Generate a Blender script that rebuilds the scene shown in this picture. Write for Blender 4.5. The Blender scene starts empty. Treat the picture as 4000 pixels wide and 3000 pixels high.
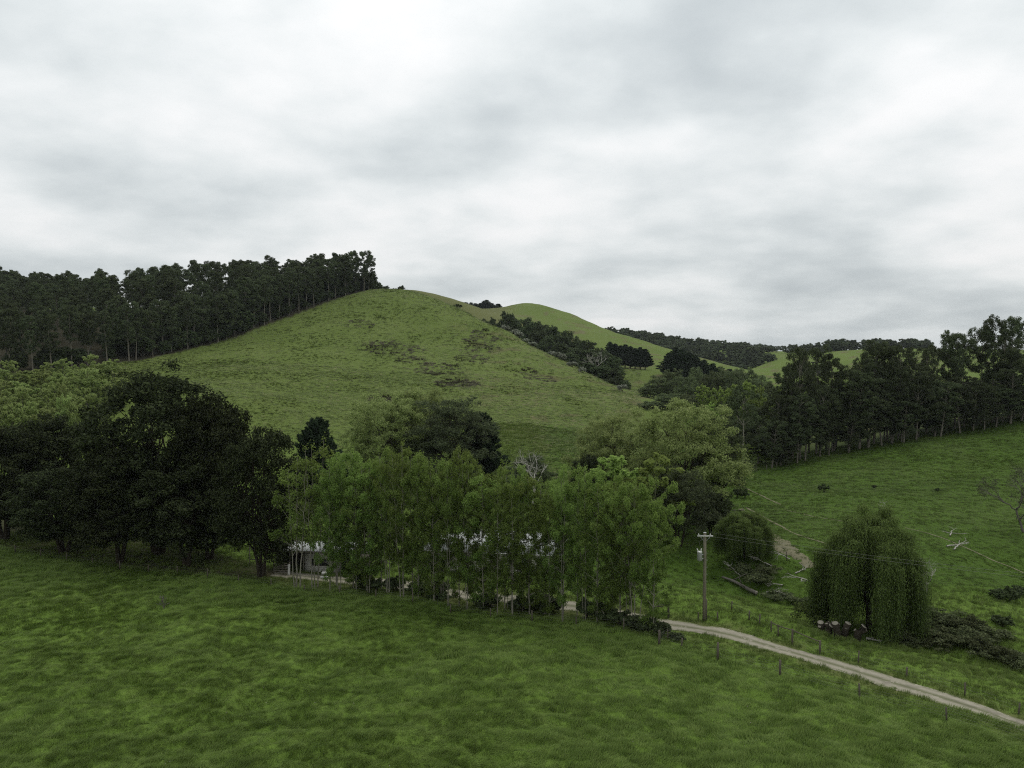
import bpy, math, random
import numpy as np
from mathutils import Vector, Matrix

# ------------------------------------------------------------------ camera, sky, sun
scene = bpy.context.scene
COL = scene.collection
CAM_Z = 28.0
FPX = 1683.0                       # focal length in pixels of a 2212 x 1659 view
CX, CY = 1106.0, 829.5
HORIZON = 775.0
PITCH = math.atan((CY - HORIZON) / FPX)

cam_data = bpy.data.cameras.new("camera")
cam_data.sensor_width = 36.0
cam_data.lens = 36.0 * FPX / 2212.0
cam_data.clip_start = 0.5
cam_data.clip_end = 20000
cam = bpy.data.objects.new("camera", cam_data)
cam.location = (0, 0, CAM_Z)
cam.rotation_euler = (math.pi / 2 - PITCH, 0, 0)
COL.objects.link(cam)
scene.camera = cam

SUN_EL, SUN_AZ = math.radians(58), math.radians(40)      # azimuth from +Y towards +X
world = bpy.data.worlds.new("World")
scene.world = world
world.use_nodes = True
wn, wl = world.node_tree.nodes, world.node_tree.links
wn.clear()
def wnode(t, **kw):
    n = wn.new(t)
    for k, v in kw.items(): setattr(n, k, v)
    return n
w_out = wnode('ShaderNodeOutputWorld')
w_bg = wnode('ShaderNodeBackground')
w_sky = wnode('ShaderNodeTexSky', sky_type='NISHITA', sun_disc=False, sun_elevation=SUN_EL,
              sun_rotation=SUN_AZ, air_density=1.0, dust_density=4.0)
w_tc = wnode('ShaderNodeTexCoord')
w_sep = wnode('ShaderNodeSeparateXYZ')
wl.new(w_tc.outputs['Generated'], w_sep.inputs[0])
def wmath(op, a, b=None, clamp=False):
    n = wnode('ShaderNodeMath', operation=op, use_clamp=clamp)
    for i, v in enumerate((a, b)):
        if v is None: continue
        if isinstance(v, (int, float)): n.inputs[i].default_value = v
        else: wl.new(v, n.inputs[i])
    return n.outputs[0]
# cloud layer: direction projected on a flat cloud deck
zc = wmath('ADD', wmath('MAXIMUM', w_sep.outputs[2], 0.0), 0.24)
px_ = wmath('DIVIDE', w_sep.outputs[0], zc)
py_ = wmath('DIVIDE', w_sep.outputs[1], zc)
w_cmb = wnode('ShaderNodeCombineXYZ')
wl.new(px_, w_cmb.inputs[0]); wl.new(py_, w_cmb.inputs[1])
w_cmb.inputs[2].default_value = 3.7
def wnoise(scale, detail, rough, dist, off):
    m = wnode('ShaderNodeMapping'); m.inputs['Location'].default_value = off
    wl.new(w_cmb.outputs[0], m.inputs[0])
    n = wnode('ShaderNodeTexNoise'); n.inputs['Scale'].default_value = scale
    n.inputs['Detail'].default_value = detail; n.inputs['Roughness'].default_value = rough
    n.inputs['Distortion'].default_value = dist
    wl.new(m.outputs[0], n.inputs['Vector'])
    return n.outputs['Fac']
n1 = wnoise(1.15, 3.0, 0.45, 0.0, (3.4, 0.3, 0))
n2 = wnoise(3.6, 6.0, 0.52, 0.0, (5.1, 2.2, 0))
mixn = wmath('ADD', wmath('MULTIPLY', n1, 0.66), wmath('MULTIPLY', n2, 0.34))
w_ramp = wnode('ShaderNodeValToRGB')
w_ramp.color_ramp.interpolation = 'B_SPLINE'
e = w_ramp.color_ramp.elements
e[0].position = 0.30; e[0].color = (0.50, 0.55, 0.575, 1)
e[1].position = 0.61; e[1].color = (1.0, 1.0, 1.0, 1)
for p_, c_ in ((0.42, (0.66, 0.71, 0.725, 1)), (0.52, (0.84, 0.88, 0.885, 1))):
    q = e.new(p_); q.color = c_
wl.new(mixn, w_ramp.inputs[0])
# an overcast sky is brighter overhead than at the horizon
lum = wmath('ADD', 0.84, wmath('MULTIPLY', wmath('MINIMUM', wmath('MAXIMUM', w_sep.outputs[2], 0.0), 0.5), 0.48))
w_lum = wnode('ShaderNodeMixRGB', blend_type='MULTIPLY'); w_lum.inputs[0].default_value = 1.0
wl.new(w_ramp.outputs[0], w_lum.inputs[1]); wl.new(lum, w_lum.inputs[2])
w_mix = wnode('ShaderNodeMixRGB'); w_mix.inputs[0].default_value = 0.94
w_sc = wnode('ShaderNodeMixRGB', blend_type='MULTIPLY'); w_sc.inputs[0].default_value = 1.0
w_sc.inputs[2].default_value = (0.07, 0.07, 0.07, 1)
wl.new(w_sky.outputs[0], w_sc.inputs[1])
wl.new(w_sc.outputs[0], w_mix.inputs[1]); wl.new(w_lum.outputs[0], w_mix.inputs[2])
wl.new(w_mix.outputs[0], w_bg.inputs['Color'])
w_bg.inputs['Strength'].default_value = 1.07
wl.new(w_bg.outputs[0], w_out.inputs[0])

sun_data = bpy.data.lights.new("sun", 'SUN')
sun_data.energy = 1.2
sun_data.angle = math.radians(25)
sun_data.color = (1.0, 0.97, 0.92)
sun = bpy.data.objects.new("sun", sun_data)
sdir = Vector((math.sin(SUN_AZ) * math.cos(SUN_EL), math.cos(SUN_AZ) * math.cos(SUN_EL), math.sin(SUN_EL)))
sun.rotation_euler = sdir.to_track_quat('Z', 'Y').to_euler()
sun.location = (0, 0, 200)
COL.objects.link(sun)

scene.view_settings.view_transform = 'Standard'
scene.view_settings.look = 'None'
scene.view_settings.exposure = 0.0
scene.view_settings.gamma = 1.0
scene.view_settings.use_curve_mapping = False
scene.cycles.use_denoising = False
scene.cycles.pixel_filter_type = 'BLACKMAN_HARRIS'
scene.cycles.filter_width = 1.15
scene.cycles.sample_clamp_indirect = 3.0
scene.cycles.max_bounces = 5
scene.cycles.diffuse_bounces = 2
scene.cycles.transmission_bounces = 3
scene.cycles.transparent_max_bounces = 6

# ------------------------------------------------------------------ helpers: noise, pixels, meshes
def hash2(ix, iy, seed):
    h = (ix.astype(np.int64) * 374761393 + iy.astype(np.int64) * 668265263 + seed * 1442695041) & 0xffffffff
    h = ((h ^ (h >> 13)) * 1274126177) & 0xffffffff
    h = h ^ (h >> 16)
    return (h & 0xffffff) / float(0xffffff)
def vnoise(x, y, seed=0):
    ix, iy = np.floor(x), np.floor(y)
    fx, fy = x - ix, y - iy
    fx = fx * fx * (3 - 2 * fx); fy = fy * fy * (3 - 2 * fy)
    a = hash2(ix, iy, seed); b = hash2(ix + 1, iy, seed)
    c = hash2(ix, iy + 1, seed); d = hash2(ix + 1, iy + 1, seed)
    return (a * (1 - fx) + b * fx) * (1 - fy) + (c * (1 - fx) + d * fx) * fy
def fbm(x, y, wl_, octv=4, seed=0):
    v = 0; amp = 0.5; tot = 0
    for o in range(octv):
        v = v + amp * vnoise(x / wl_ + o * 17.3, y / wl_ - o * 9.1, seed + o); tot += amp
        amp *= 0.5; wl_ *= 0.5
    return v / tot                                  # 0..1
def smooth(a, b, x):
    t = np.clip((x - a) / (b - a), 0, 1)
    return t * t * (3 - 2 * t)

CP, SP = math.cos(PITCH), math.sin(PITCH)
def ray(px, py):
    u = (px - CX) / FPX; v = (CY - py) / FPX
    # forward (0,cp,-sp), up (0,sp,cp)
    return np.array((u, CP + v * SP, -SP + v * CP))
def pix(px, py, d):
    r = ray(px, py); r = r * (d / r[1])
    return np.array((r[0], r[1], CAM_Z + r[2]))

# terrain control points read off the photograph: pixel x, pixel y, forward distance in metres
CTRL = [
 # near paddock up to its fence line
 (0,1190,112),(300,1232,104),(540,1262,97),(900,1305,90),(1200,1345,83),(1340,1365,79),(1550,1430,71),(1690,1458,68),(1850,1500,65),(2100,1545,61),
 (0,1659,52),(500,1659,52),(1106,1659,52.2),(1700,1659,52.4),(2212,1659,53),(0,1400,75),(550,1420,73),(1106,1460,68.5),(1500,1560,60),(-400,1400,76),(-400,1180,115),(2600,1600,57),
 # valley floor: road, yard, creek
 (1430,1347,84),(1700,1405,76),(2000,1490,67),(2212,1565,60.7),(1000,1290,94),(700,1247,102),(600,1235,104),
 (1521,1340,84.5),(1480,1270,97),(1440,1200,112),(1560,1240,108),(1630,1275,101.5),(1700,1312,96),(1800,1345,90.5),(1900,1372,86),(2050,1412,81),(2212,1450,76),(2500,1500,71),(1590,1312,90),(1700,1352,84),(1850,1400,78.5),(2050,1450,72.5),
 # right paddock
 (1560,1030,185),(1700,1008,195),(1900,965,205),(2212,915,215),(2500,880,220),
 (2100,1350,86),(2100,1200,112),(2100,1100,138),(2100,1000,178),(2212,1300,95),(2212,1150,122),(2212,1010,170),(1700,1180,112),(1700,1080,150),(1900,1180,112),(1900,1080,142),(1610,1215,107),
 (2400,1150,122),(2212,893,240),(1900,948,232),(1700,985,225),(2500,860,250),
 # main hill
 (1100,1010,175),(600,955,190),(430,850,230),(1280,985,180),(800,1000,180),(800,900,240),(800,800,330),(800,700,420),(810,627,492),
 (1000,900,240),(1000,800,335),(1000,735,405),(1200,900,255),(1200,830,330),(500,800,300),(600,850,260),(600,760,350),
 (860,625,505),(900,632,500),(1000,672,470),(1100,718,440),(1200,772,400),(1300,822,350),(1390,868,300),(1330,920,250),
 (700,662,450),(600,700,415),(500,738,380),(400,762,350),(290,787,320),
 (150,860,235),(0,870,230),(-300,870,230),
 # wooded slope on the left
 (870,627,645),(950,645,640),(1030,668,900),
 # dome hill
 (1030,682,850),(1130,655,850),(1250,685,820),(1380,735,760),(1500,770,720),(1600,796,690),(1650,811,680),
 (1430,780,570),(1300,740,650),(1150,692,750),(1400,825,470),(1400,797,520),(1340,797,510),(1470,812,480),
 # far ridges
 (1330,726,1150),(1400,737,1160),(1500,751,1180),(1600,760,1200),(1550,752,1500),(1690,763,1700),(1450,775,930),(1560,792,900),(1690,772,850),(1650,785,790),(1740,798,720),(1850,757,900),(1800,770,860),(1990,756,950),(2212,766,1000),
 (2500,755,1000),
]
ZPT = [  # pixel x, distance, height: ground that other things hide
 (1000,590,48),(1100,530,31),(1200,465,22),(1300,420,15),(1390,370,10),(1480,330,8),(900,560,66),
 (1500,260,2),(1600,260,2),(1650,350,4),(1700,300,4),(1900,320,6),(2212,330,12),(1650,480,8),(1800,480,12),(2100,500,20),(2500,400,18),
 (1130,1010,72),(1380,860,26),(1600,800,10),(1030,1000,80),
 (300,400,48),(300,485,59),(100,420,46),(100,550,62),(0,520,66),(-60,420,44),(550,480,65),(700,490,67),(-300,500,66),(-300,350,32),(100,330,29),
 (300,620,50),(0,700,72),(600,620,56),(800,590,66),(50,680,82),(-300,800,80),
 (700,1200,60),(1100,1500,60),(300,1200,60),(-300,1500,60),(1500,2200,40),(1900,1600,34),(2300,2000,30),
 (-300,4000,40),(500,4000,40),(1106,4000,40),(1700,4000,38),(2500,4000,40),
 (200,125,-0.4),(500,115,-0.4),(100,160,4),(400,160,2.5),(800,130,0),(1100,130,0),(1350,130,-0.6),(1500,150,-0.6),(300,200,9),(1100,105,-0.3),(900,108,-0.3),
 (1106,40,0.8),(200,40,0.8),(2000,40,0.5),(1106,20,0.8),(2400,20,0.8),(-200,20,0.8),
]
pts = [tuple(pix(a, b, c)) for a, b, c in CTRL]
for a, d, z in ZPT:
    pts.append(((a - CX) / FPX * d, d, z))
pts = np.array(pts)
def feat(x, y):
    r = np.hypot(x, y)
    return np.stack((np.arctan2(x, y), np.log(np.maximum(r, 1.0))), -1), r
_F, _R = feat(pts[:, 0], pts[:, 1])
_Q = pts[:, 2] / _R
def _tps(d2):
    return 0.5 * d2 * np.log(d2 + 1e-9)
_D2 = ((_F[:, None] - _F[None]) ** 2).sum(-1)
n_ = len(pts)
_A = np.zeros((n_ + 3, n_ + 3))
_A[:n_, :n_] = _tps(_D2) + np.eye(n_) * 2e-5
_A[:n_, n_] = 1; _A[:n_, n_ + 1:] = _F; _A[n_, :n_] = 1; _A[n_ + 1:, :n_] = _F.T
_W = np.linalg.solve(_A, np.concatenate((_Q, np.zeros(3))))
ROADPX = [(2500,1660,54),(2300,1597,58.6),(2212,1565,60.7),(2100,1527,63.4),(2000,1492,66.5),(1850,1446,71),(1700,1405,76),(1560,1372,80.4),(1430,1347,84),
          (1300,1326,87.8),(1150,1305,91.6),(1000,1284,95.0),(850,1262,98.6),(700,1249,101.3),(590,1243,103)]
ROAD = np.array([((a - CX) / FPX * d, d) for a, b, d in ROADPX])
FENCE_X = np.array([-130,-73.6,-32.6,-11,4.6,11,18.7,23.6,28.7,36,60,90])
FENCE_Y = np.array([130,112,97,90,83,79,71,68,65,61,47,30])
def road_dist(x, y):
    best = np.full(np.shape(x), 1e9)
    for i in range(len(ROAD) - 1):
        a, b = ROAD[i], ROAD[i + 1]
        ab = b - a; t = np.clip(((x - a[0]) * ab[0] + (y - a[1]) * ab[1]) / (ab @ ab), 0, 1)
        best = np.minimum(best, np.hypot(x - a[0] - t * ab[0], y - a[1] - t * ab[1]))
    return best
def H(x, y):
    x = np.asarray(x, float); y = np.asarray(y, float)
    shp = x.shape; x = x.ravel(); y = y.ravel()
    f, r = feat(x, y)
    q = np.zeros(len(x))
    for s in range(0, len(x), 20000):
        sl = slice(s, s + 20000)
        d2 = ((f[sl, None] - _F[None]) ** 2).sum(-1)
        q[sl] = _tps(d2) @ _W[:n_] + _W[n_] + f[sl] @ _W[n_ + 1:]
    z = q * r
    gen = 0.6 + 30 * smooth(80, 900, r) * (0.4 + 1.2 * fbm(x, y, 420.0, 3, 5))
    th = np.abs(f[:, 0])
    z = z + (gen - z) * smooth(0.80, 1.25, th)
    z = z + (0.8 - z) * smooth(42, 22, r)
    rd = road_dist(x, y)
    calm = smooth(1.5, 5.0, rd)
    # hummocks and cattle terraces
    near = smooth(130, 95, r)
    hum = fbm(x + 0.5 * y, y * 1.7 - 0.3 * x, 3.3, 3, 11)
    z = z + calm * near * ((np.abs(hum - 0.5) * -2.4 + 0.35) * 0.85 + (fbm(x, y, 14.0, 2, 12) - 0.5) * 0.7)
    z = z + calm * (1 - near) * smooth(90, 250, r) * ((fbm(x, y * 0.8, 16.0, 4, 21) - 0.5) * 2.0)
    return z.reshape(shp)
def Hs(x, y):
    return float(H(np.array([x]), np.array([y]))[0])
_DD = np.exp(np.linspace(math.log(30), math.log(3000), 900))
def hit(px, py):
    """first point of the terrain along a pixel's ray"""
    r = ray(px, py); r = r / r[1]
    x, y, z = r[0] * _DD, _DD, CAM_Z + r[2] * _DD
    below = z < H(x, y)
    i = int(np.argmax(below)) if below.any() else len(_DD) - 1
    return np.array((x[i], y[i], Hs(x[i], y[i])))
def at(px, d):
    x = (px - CX) / FPX * d
    return np.array((x, d, Hs(x, d)))
def in_poly(x, y, poly):
    ins = np.zeros(np.shape(x), bool)
    n = len(poly); j = n - 1
    for i in range(n):
        xi, yi = poly[i]; xj, yj = poly[j]
        c = ((yi > y) != (yj > y)) & (x < (xj - xi) * (y - yi) / (yj - yi + 1e-12) + xi)
        ins ^= c; j = i
    return ins

def mesh_np(name, verts, faces, mat=None, smooth_=False, attrs=None):
    """verts (N,3), faces (M,k) with one k"""
    me = bpy.data.meshes.new(name)
    verts = np.asarray(verts, np.float32); faces = np.asarray(faces, np.int32)
    m, k = faces.shape
    me.vertices.add(len(verts)); me.vertices.foreach_set('co', verts.ravel())
    me.loops.add(m * k); me.loops.foreach_set('vertex_index', faces.ravel())
    me.polygons.add(m)
    me.polygons.foreach_set('loop_start', np.arange(0, m * k, k, dtype=np.int32))
    me.polygons.foreach_set('loop_total', np.full(m, k, np.int32))
    if smooth_: me.polygons.foreach_set('use_smooth', np.ones(m, bool))
    for an, av in (attrs or {}).items():
        a = me.attributes.new(an, 'FLOAT', 'POINT'); a.data.foreach_set('value', np.asarray(av, np.float32))
    me.update(calc_edges=True)
    if mat: me.materials.append(mat)
    return me
def link(name, data, parent=None, loc=None, **props):
    o = bpy.data.objects.new(name, data)
    COL.objects.link(o)
    if parent: o.parent = parent
    if loc is not None: o.location = tuple(float(c) for c in loc)
    for k, v in props.items(): o[k] = v
    return o

# ------------------------------------------------------------------ materials
def new_mat(name):
    m = bpy.data.materials.new(name); m.use_nodes = True
    m.node_tree.nodes.clear()
    return m, m.node_tree.nodes, m.node_tree.links
class NT:
    def __init__(s, m): s.n, s.l = m.node_tree.nodes, m.node_tree.links
    def node(s, t, ins=None, **kw):
        n = s.n.new(t)
        for k, v in kw.items(): setattr(n, k, v)
        for k, v in (ins or {}).items():
            if hasattr(v, 'is_linked') or hasattr(v, 'links'): s.l.new(v, n.inputs[k])
            else: n.inputs[k].default_value = v
        return n
    def mix(s, f, a, b, bt='MIX'):
        return s.node('ShaderNodeMixRGB', {0: f, 1: a, 2: b}, blend_type=bt).outputs[0]
    def math(s, op, a, b=0.0, clamp=False):
        return s.node('ShaderNodeMath', {0: a, 1: b}, operation=op, use_clamp=clamp).outputs[0]
    def noise(s, vec, scale, detail=3.0, rough=0.55, dist=0.0):
        return s.node('ShaderNodeTexNoise', {'Vector': vec, 'Scale': scale, 'Detail': detail, 'Roughness': rough, 'Distortion': dist}).outputs['Fac']
    def ramp(s, f, stops):
        n = s.node('ShaderNodeValToRGB', {0: f}); e = n.color_ramp.elements
        e[0].position, e[0].color = stops[0][0], (*stops[0][1], 1)
        e[1].position, e[1].color = stops[-1][0], (*stops[-1][1], 1)
        for p, c in stops[1:-1]:
            q = e.new(p); q.color = (*c, 1)
        return n.outputs[0]
    def attr(s, name): return s.node('ShaderNodeAttribute', attribute_name=name).outputs['Fac']
    def pos(s): return s.node('ShaderNodeNewGeometry').outputs['Position']
    def obj(s): return s.node('ShaderNodeTexCoord').outputs['Object']
    def rnd(s): return s.node('ShaderNodeObjectInfo').outputs['Random']
    def mapping(s, vec, scale):
        return s.node('ShaderNodeMapping', {'Vector': vec, 'Scale': scale}).outputs[0]
    def out(s, sh): s.l.new(sh, s.node('ShaderNodeOutputMaterial').inputs[0])
    def principled(s, col, rough=0.8, bump=None, strength=0.4, dist=0.05, spec=0.2, metal=0.0):
        p = s.node('ShaderNodeBsdfPrincipled', {'Base Color': col, 'Roughness': rough, 'Specular IOR Level': spec, 'Metallic': metal})
        if bump is not None:
            b = s.node('ShaderNodeBump', {'Height': bump, 'Strength': strength, 'Distance': dist})
            s.l.new(b.outputs[0], p.inputs['Normal'])
        s.out(p.outputs[0]); return p

GRASS_LUSH = [(0.22, (0.066, 0.116, 0.018)), (0.5, (0.124, 0.196, 0.035)), (0.78, (0.200, 0.270, 0.066))]
GRASS_DRY = [(0.22, (0.068, 0.098, 0.021)), (0.5, (0.114, 0.146, 0.039)), (0.78, (0.172, 0.190, 0.072))]
def grass_colour(t, P):
    """shared by the ground sheet and the grass on it: colour by place"""
    big = t.noise(P, 0.035, 4.0, 0.6, 0.4)
    mid = t.noise(t.mapping(P, (1, 0.7, 1)), 0.9, 5.0, 0.65, 0.5)
    fac = t.math('ADD', t.math('MULTIPLY', big, 0.5), t.math('MULTIPLY', mid, 0.5))
    return fac
def mat_ground():
    m, _, _ = new_mat("pasture"); t = NT(m); P = t.pos()
    fac = grass_colour(t, P)
    fine = t.noise(P, 2.2, 5.0, 0.7)
    fac = t.math('ADD', t.math('MULTIPLY', fac, 0.7), t.math('MULTIPLY', fine, 0.3))
    lush = t.ramp(fac, GRASS_LUSH); dry = t.ramp(fac, GRASS_DRY)
    c = t.mix(t.attr('dry'), lush, dry)
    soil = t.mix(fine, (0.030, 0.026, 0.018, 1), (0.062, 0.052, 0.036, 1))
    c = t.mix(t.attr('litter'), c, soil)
    brown = t.mix(fine, (0.10, 0.085, 0.045, 1), (0.16, 0.135, 0.075, 1))
    c = t.mix(t.attr('straw'), c, brown)
    c = t.mix(t.attr('deep'), c, t.mix(1.0, c, (0.60, 0.66, 0.60, 1), 'MULTIPLY'))
    h = t.math('ADD', t.noise(P, 1.1, 5.0, 0.65), t.math('MULTIPLY', fine, 0.5))
    t.principled(c, 0.95, h, 0.9, 0.55, 0.05)
    return m
M_GROUND = mat_ground()

# ------------------------------------------------------------------ ground: one sheet to the horizon
def build_ground():
    th = np.concatenate((np.radians(np.arange(-180, -52, 4.0)), np.radians(np.arange(-52, 52, 0.25)), np.radians(np.arange(52, 180, 4.0))))
    r = np.concatenate(([0.5, 6, 12, 18, 24], np.exp(np.arange(math.log(30), math.log(6000), 0.0115))))
    T, R = np.meshgrid(th, r)                       # rows: rings
    x, y = np.sin(T) * R, np.cos(T) * R
    z = H(x, y)
    nt, nr = len(th), len(r)
    idx = np.arange(nt * nr).reshape(nr, nt)
    a = idx[:-1]; b = idx[1:]
    a2, b2 = np.roll(a, -1, 1), np.roll(b, -1, 1)
    faces = np.stack((a, a2, b2, b), -1).reshape(-1, 4)
    X, Y = x.ravel(), y.ravel(); Rr = np.hypot(X, Y); TH = np.arctan2(X, Y)
    dry = smooth(135, 230, Rr) * 0.8 * smooth(0.30, 0.16, TH)
    dry = np.maximum(dry, 0.65 * smooth(400, 600, Rr))
    dry = np.maximum(dry, 0.25 * smooth(100, 140, Rr))
    straw = 0.75 * smooth(0.62, 0.75, fbm(X, Y, 9.0, 3, 77)) * smooth(160, 200, Rr) * smooth(0.0, 0.1, TH + 0.1)
    rd = road_dist(X, Y)
    straw = np.maximum(straw, 0.55 * smooth(4.5, 2.0, rd) * smooth(0.35, 0.6, fbm(X, Y, 2.0, 3, 78)))
    straw = np.maximum(straw, 0.5 * smooth(560, 620, Rr) * smooth(0.02, -0.02, TH) * smooth(-0.17, -0.14, TH))
    deep = smooth(6, 12, X) * smooth(92, 102, Y) * smooth(250, 225, Y)      # darker pasture beyond the creek
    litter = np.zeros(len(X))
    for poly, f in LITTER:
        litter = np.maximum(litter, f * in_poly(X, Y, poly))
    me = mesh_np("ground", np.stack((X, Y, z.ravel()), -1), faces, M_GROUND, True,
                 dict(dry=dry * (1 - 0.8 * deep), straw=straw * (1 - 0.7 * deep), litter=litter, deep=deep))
    return link("ground", me, kind="structure")
def P2(px, d): return ((px - CX) / FPX * d, d)
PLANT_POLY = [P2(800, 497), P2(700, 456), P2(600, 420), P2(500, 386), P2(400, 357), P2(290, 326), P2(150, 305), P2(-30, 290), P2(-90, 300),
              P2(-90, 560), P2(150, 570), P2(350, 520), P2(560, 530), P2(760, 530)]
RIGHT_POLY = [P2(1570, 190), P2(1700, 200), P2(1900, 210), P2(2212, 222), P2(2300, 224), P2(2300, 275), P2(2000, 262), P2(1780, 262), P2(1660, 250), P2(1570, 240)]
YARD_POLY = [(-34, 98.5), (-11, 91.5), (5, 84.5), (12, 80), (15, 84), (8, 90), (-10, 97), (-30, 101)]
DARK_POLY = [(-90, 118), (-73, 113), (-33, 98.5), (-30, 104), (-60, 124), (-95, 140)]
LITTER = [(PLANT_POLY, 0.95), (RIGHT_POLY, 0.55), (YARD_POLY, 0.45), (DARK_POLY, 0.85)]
ground = build_ground()

# ------------------------------------------------------------------ road and worn tracks, strips that follow the ground
def strip(name, line, width, mat, lift, seg=0.8, wob=0.2, seed=1, across=6, **props):
    line = np.asarray(line, float)
    d = np.concatenate(([0], np.cumsum(np.hypot(*np.diff(line, axis=0).T))))
    n = max(4, int(d[-1] / seg))
    s = np.linspace(0, d[-1], n)
    # smooth the polyline a little
    lx, ly = np.interp(s, d, line[:, 0]), np.interp(s, d, line[:, 1])
    k = np.ones(7) / 7
    if n > 12:
        lx[3:-3] = np.convolve(lx, k, 'valid'); ly[3:-3] = np.convolve(ly, k, 'valid')
    tx, ty = np.gradient(lx), np.gradient(ly); L = np.hypot(tx, ty) + 1e-9
    nx, ny = -ty / L, tx / L
    u = np.linspace(-0.5, 0.5, across + 1)
    wl_ = width * (1 + wob * (fbm(s, s * 0, 2.2, 3, seed) - 0.5) * 2); wr_ = width * (1 + wob * (fbm(s, s * 0 + 50, 2.2, 3, seed + 9) - 0.5) * 2)
    W = np.where(u[None] < 0, wl_[:, None], wr_[:, None]) * u[None]
    x = lx[:, None] + nx[:, None] * W; y = ly[:, None] + ny[:, None] * W
    z = H(x, y) + lift - 0.03 * (np.abs(u[None]) * 2) ** 4
    idx = np.arange(x.size).reshape(x.shape)
    f = np.stack((idx[:-1, :-1], idx[:-1, 1:], idx[1:, 1:], idx[1:, :-1]), -1).reshape(-1, 4)
    me = mesh_np(name, np.stack((x, y, z), -1).reshape(-1, 3), f, mat, True,
                 dict(across=np.broadcast_to(u[None], x.shape).ravel()))
    # make sure faces look up
    if me.polygons[0].normal.z < 0: me.flip_normals()
    return link(name, me, kind="structure", **props)
def mat_gravel(name, ca, cb, centre=True):
    m, _, _ = new_mat(name); t = NT(m); P = t.pos()
    f = t.noise(P, 1.4, 6.0, 0.7); g = t.noise(P, 14.0, 3.0, 0.6)
    c = t.mix(t.math('ADD', t.math('MULTIPLY', f, 0.7), t.math('MULTIPLY', g, 0.3)), (*ca, 1), (*cb, 1))
    if centre:
        a = t.math('ABSOLUTE', t.attr('across'))
        mid = t.math('SUBTRACT', 1.0, t.math('MULTIPLY', a, 5.0), True)
        gr = t.math('MULTIPLY', mid, t.math('GREATER_THAN', t.noise(P, 0.9, 4.0, 0.6), 0.40))
        c = t.mix(t.math('MULTIPLY', gr, 0.75), c, (0.07, 0.085, 0.025, 1))
    if centre:                                      # grass creeping in from the verges, damp hollows
        ed = t.math('MULTIPLY', t.math('SUBTRACT', a, 0.30), 5.0, True)
        eg = t.math('MULTIPLY', ed, t.math('GREATER_THAN', t.noise(P, 1.6, 5.0, 0.7), 0.46))
        c = t.mix(t.math('MULTIPLY', eg, 0.8), c, (0.085, 0.105, 0.032, 1))
        wet = t.math('MULTIPLY', t.math('SUBTRACT', t.noise(P, 0.42, 4.0, 0.6), 0.55), 6.0, True)
        c = t.mix(t.math('MULTIPLY', wet, 0.5), c, (0.085, 0.078, 0.058, 1))
    t.principled(c, 0.95, g, 0.6, 0.03, 0.1)
    return m
M_ROAD = mat_gravel("gravel road", (0.13, 0.12, 0.085), (0.42, 0.385, 0.31))
M_TRACK = mat_gravel("worn track", (0.11, 0.105, 0.06), (0.22, 0.20, 0.13), False)
road = strip("road", ROAD, 3.2, M_ROAD, 0.05, 0.4, 0.32, 1, 10)

# ------------------------------------------------------------------ plant materials
def mat_leaf(name, dark, light, trans=0.25, rough=0.75, var=0.25):
    m, _, _ = new_mat(name); t = NT(m)
    c = t.mix(t.attr('tint'), (*dark, 1), (*light, 1))
    r = t.rnd()
    hsv = t.node('ShaderNodeHueSaturation', {'Color': c, 'Hue': t.math('ADD', 0.5 - 0.012, t.math('MULTIPLY', r, 0.024)),
                 'Saturation': 0.95, 'Value': t.math('ADD', 1 - var, t.math('MULTIPLY', r, 2 * var))}).outputs[0]
    p = t.node('ShaderNodeBsdfPrincipled', {'Base Color': hsv, 'Roughness': rough, 'Specular IOR Level': 0.04})
    tr = t.node('ShaderNodeBsdfTranslucent', {'Color': hsv})
    mx = t.node('ShaderNodeMixShader', {0: trans, 1: p.outputs[0], 2: tr.outputs[0]})
    t.out(mx.outputs[0]); return m
def mat_bark(name, a, b, scale=6.0):
    m, _, _ = new_mat(name); t = NT(m)
    n = t.noise(t.mapping(t.obj(), (1, 1, 0.25)), scale, 5.0, 0.7, 0.3)
    t.principled(t.mix(n, (*a, 1), (*b, 1)), 0.9, n, 0.6, 0.03, 0.1)
    return m
L_EUC = mat_leaf("eucalypt leaves", (0.036, 0.050, 0.022), (0.115, 0.142, 0.062), 0.35)
L_BLACK = mat_leaf("blackwood leaves", (0.028, 0.042, 0.017), (0.100, 0.130, 0.052), 0.3)
L_WATTLE = mat_leaf("dark wattle leaves", (0.010, 0.014, 0.006), (0.058, 0.072, 0.027), 0.13)
L_GUM = mat_leaf("grey gum leaves", (0.052, 0.074, 0.031), (0.185, 0.225, 0.095), 0.35)
L_BIRCH = mat_leaf("birch leaves", (0.085, 0.138, 0.024), (0.215, 0.295, 0.064), 0.48)
L_YOUNG = mat_leaf("young poplar leaves", (0.155, 0.210, 0.052), (0.300, 0.370, 0.118), 0.45)
L_WILLOW = mat_leaf("willow leaves", (0.165, 0.230, 0.060), (0.400, 0.470, 0.170), 0.52)
L_GREYW = mat_leaf("grey green leaves", (0.045, 0.062, 0.028), (0.130, 0.155, 0.072), 0.35)
L_WEEP = mat_leaf("weeping willow leaves", (0.040, 0.064, 0.014), (0.150, 0.200, 0.050), 0.34)
L_CYP = mat_leaf("cypress leaves", (0.010, 0.018, 0.009), (0.034, 0.052, 0.022), 0.1)
L_POP = mat_leaf("bright poplar leaves", (0.140, 0.215, 0.036), (0.290, 0.390, 0.090), 0.5)
L_FAR = mat_leaf("far tree leaves", (0.045, 0.060, 0.030), (0.105, 0.130, 0.064), 0.25)  # leaf colour lightened to stand in for part of the distance haze
L_BRAM = mat_leaf("bramble leaves", (0.042, 0.056, 0.022), (0.130, 0.150, 0.064), 0.25)
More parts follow.
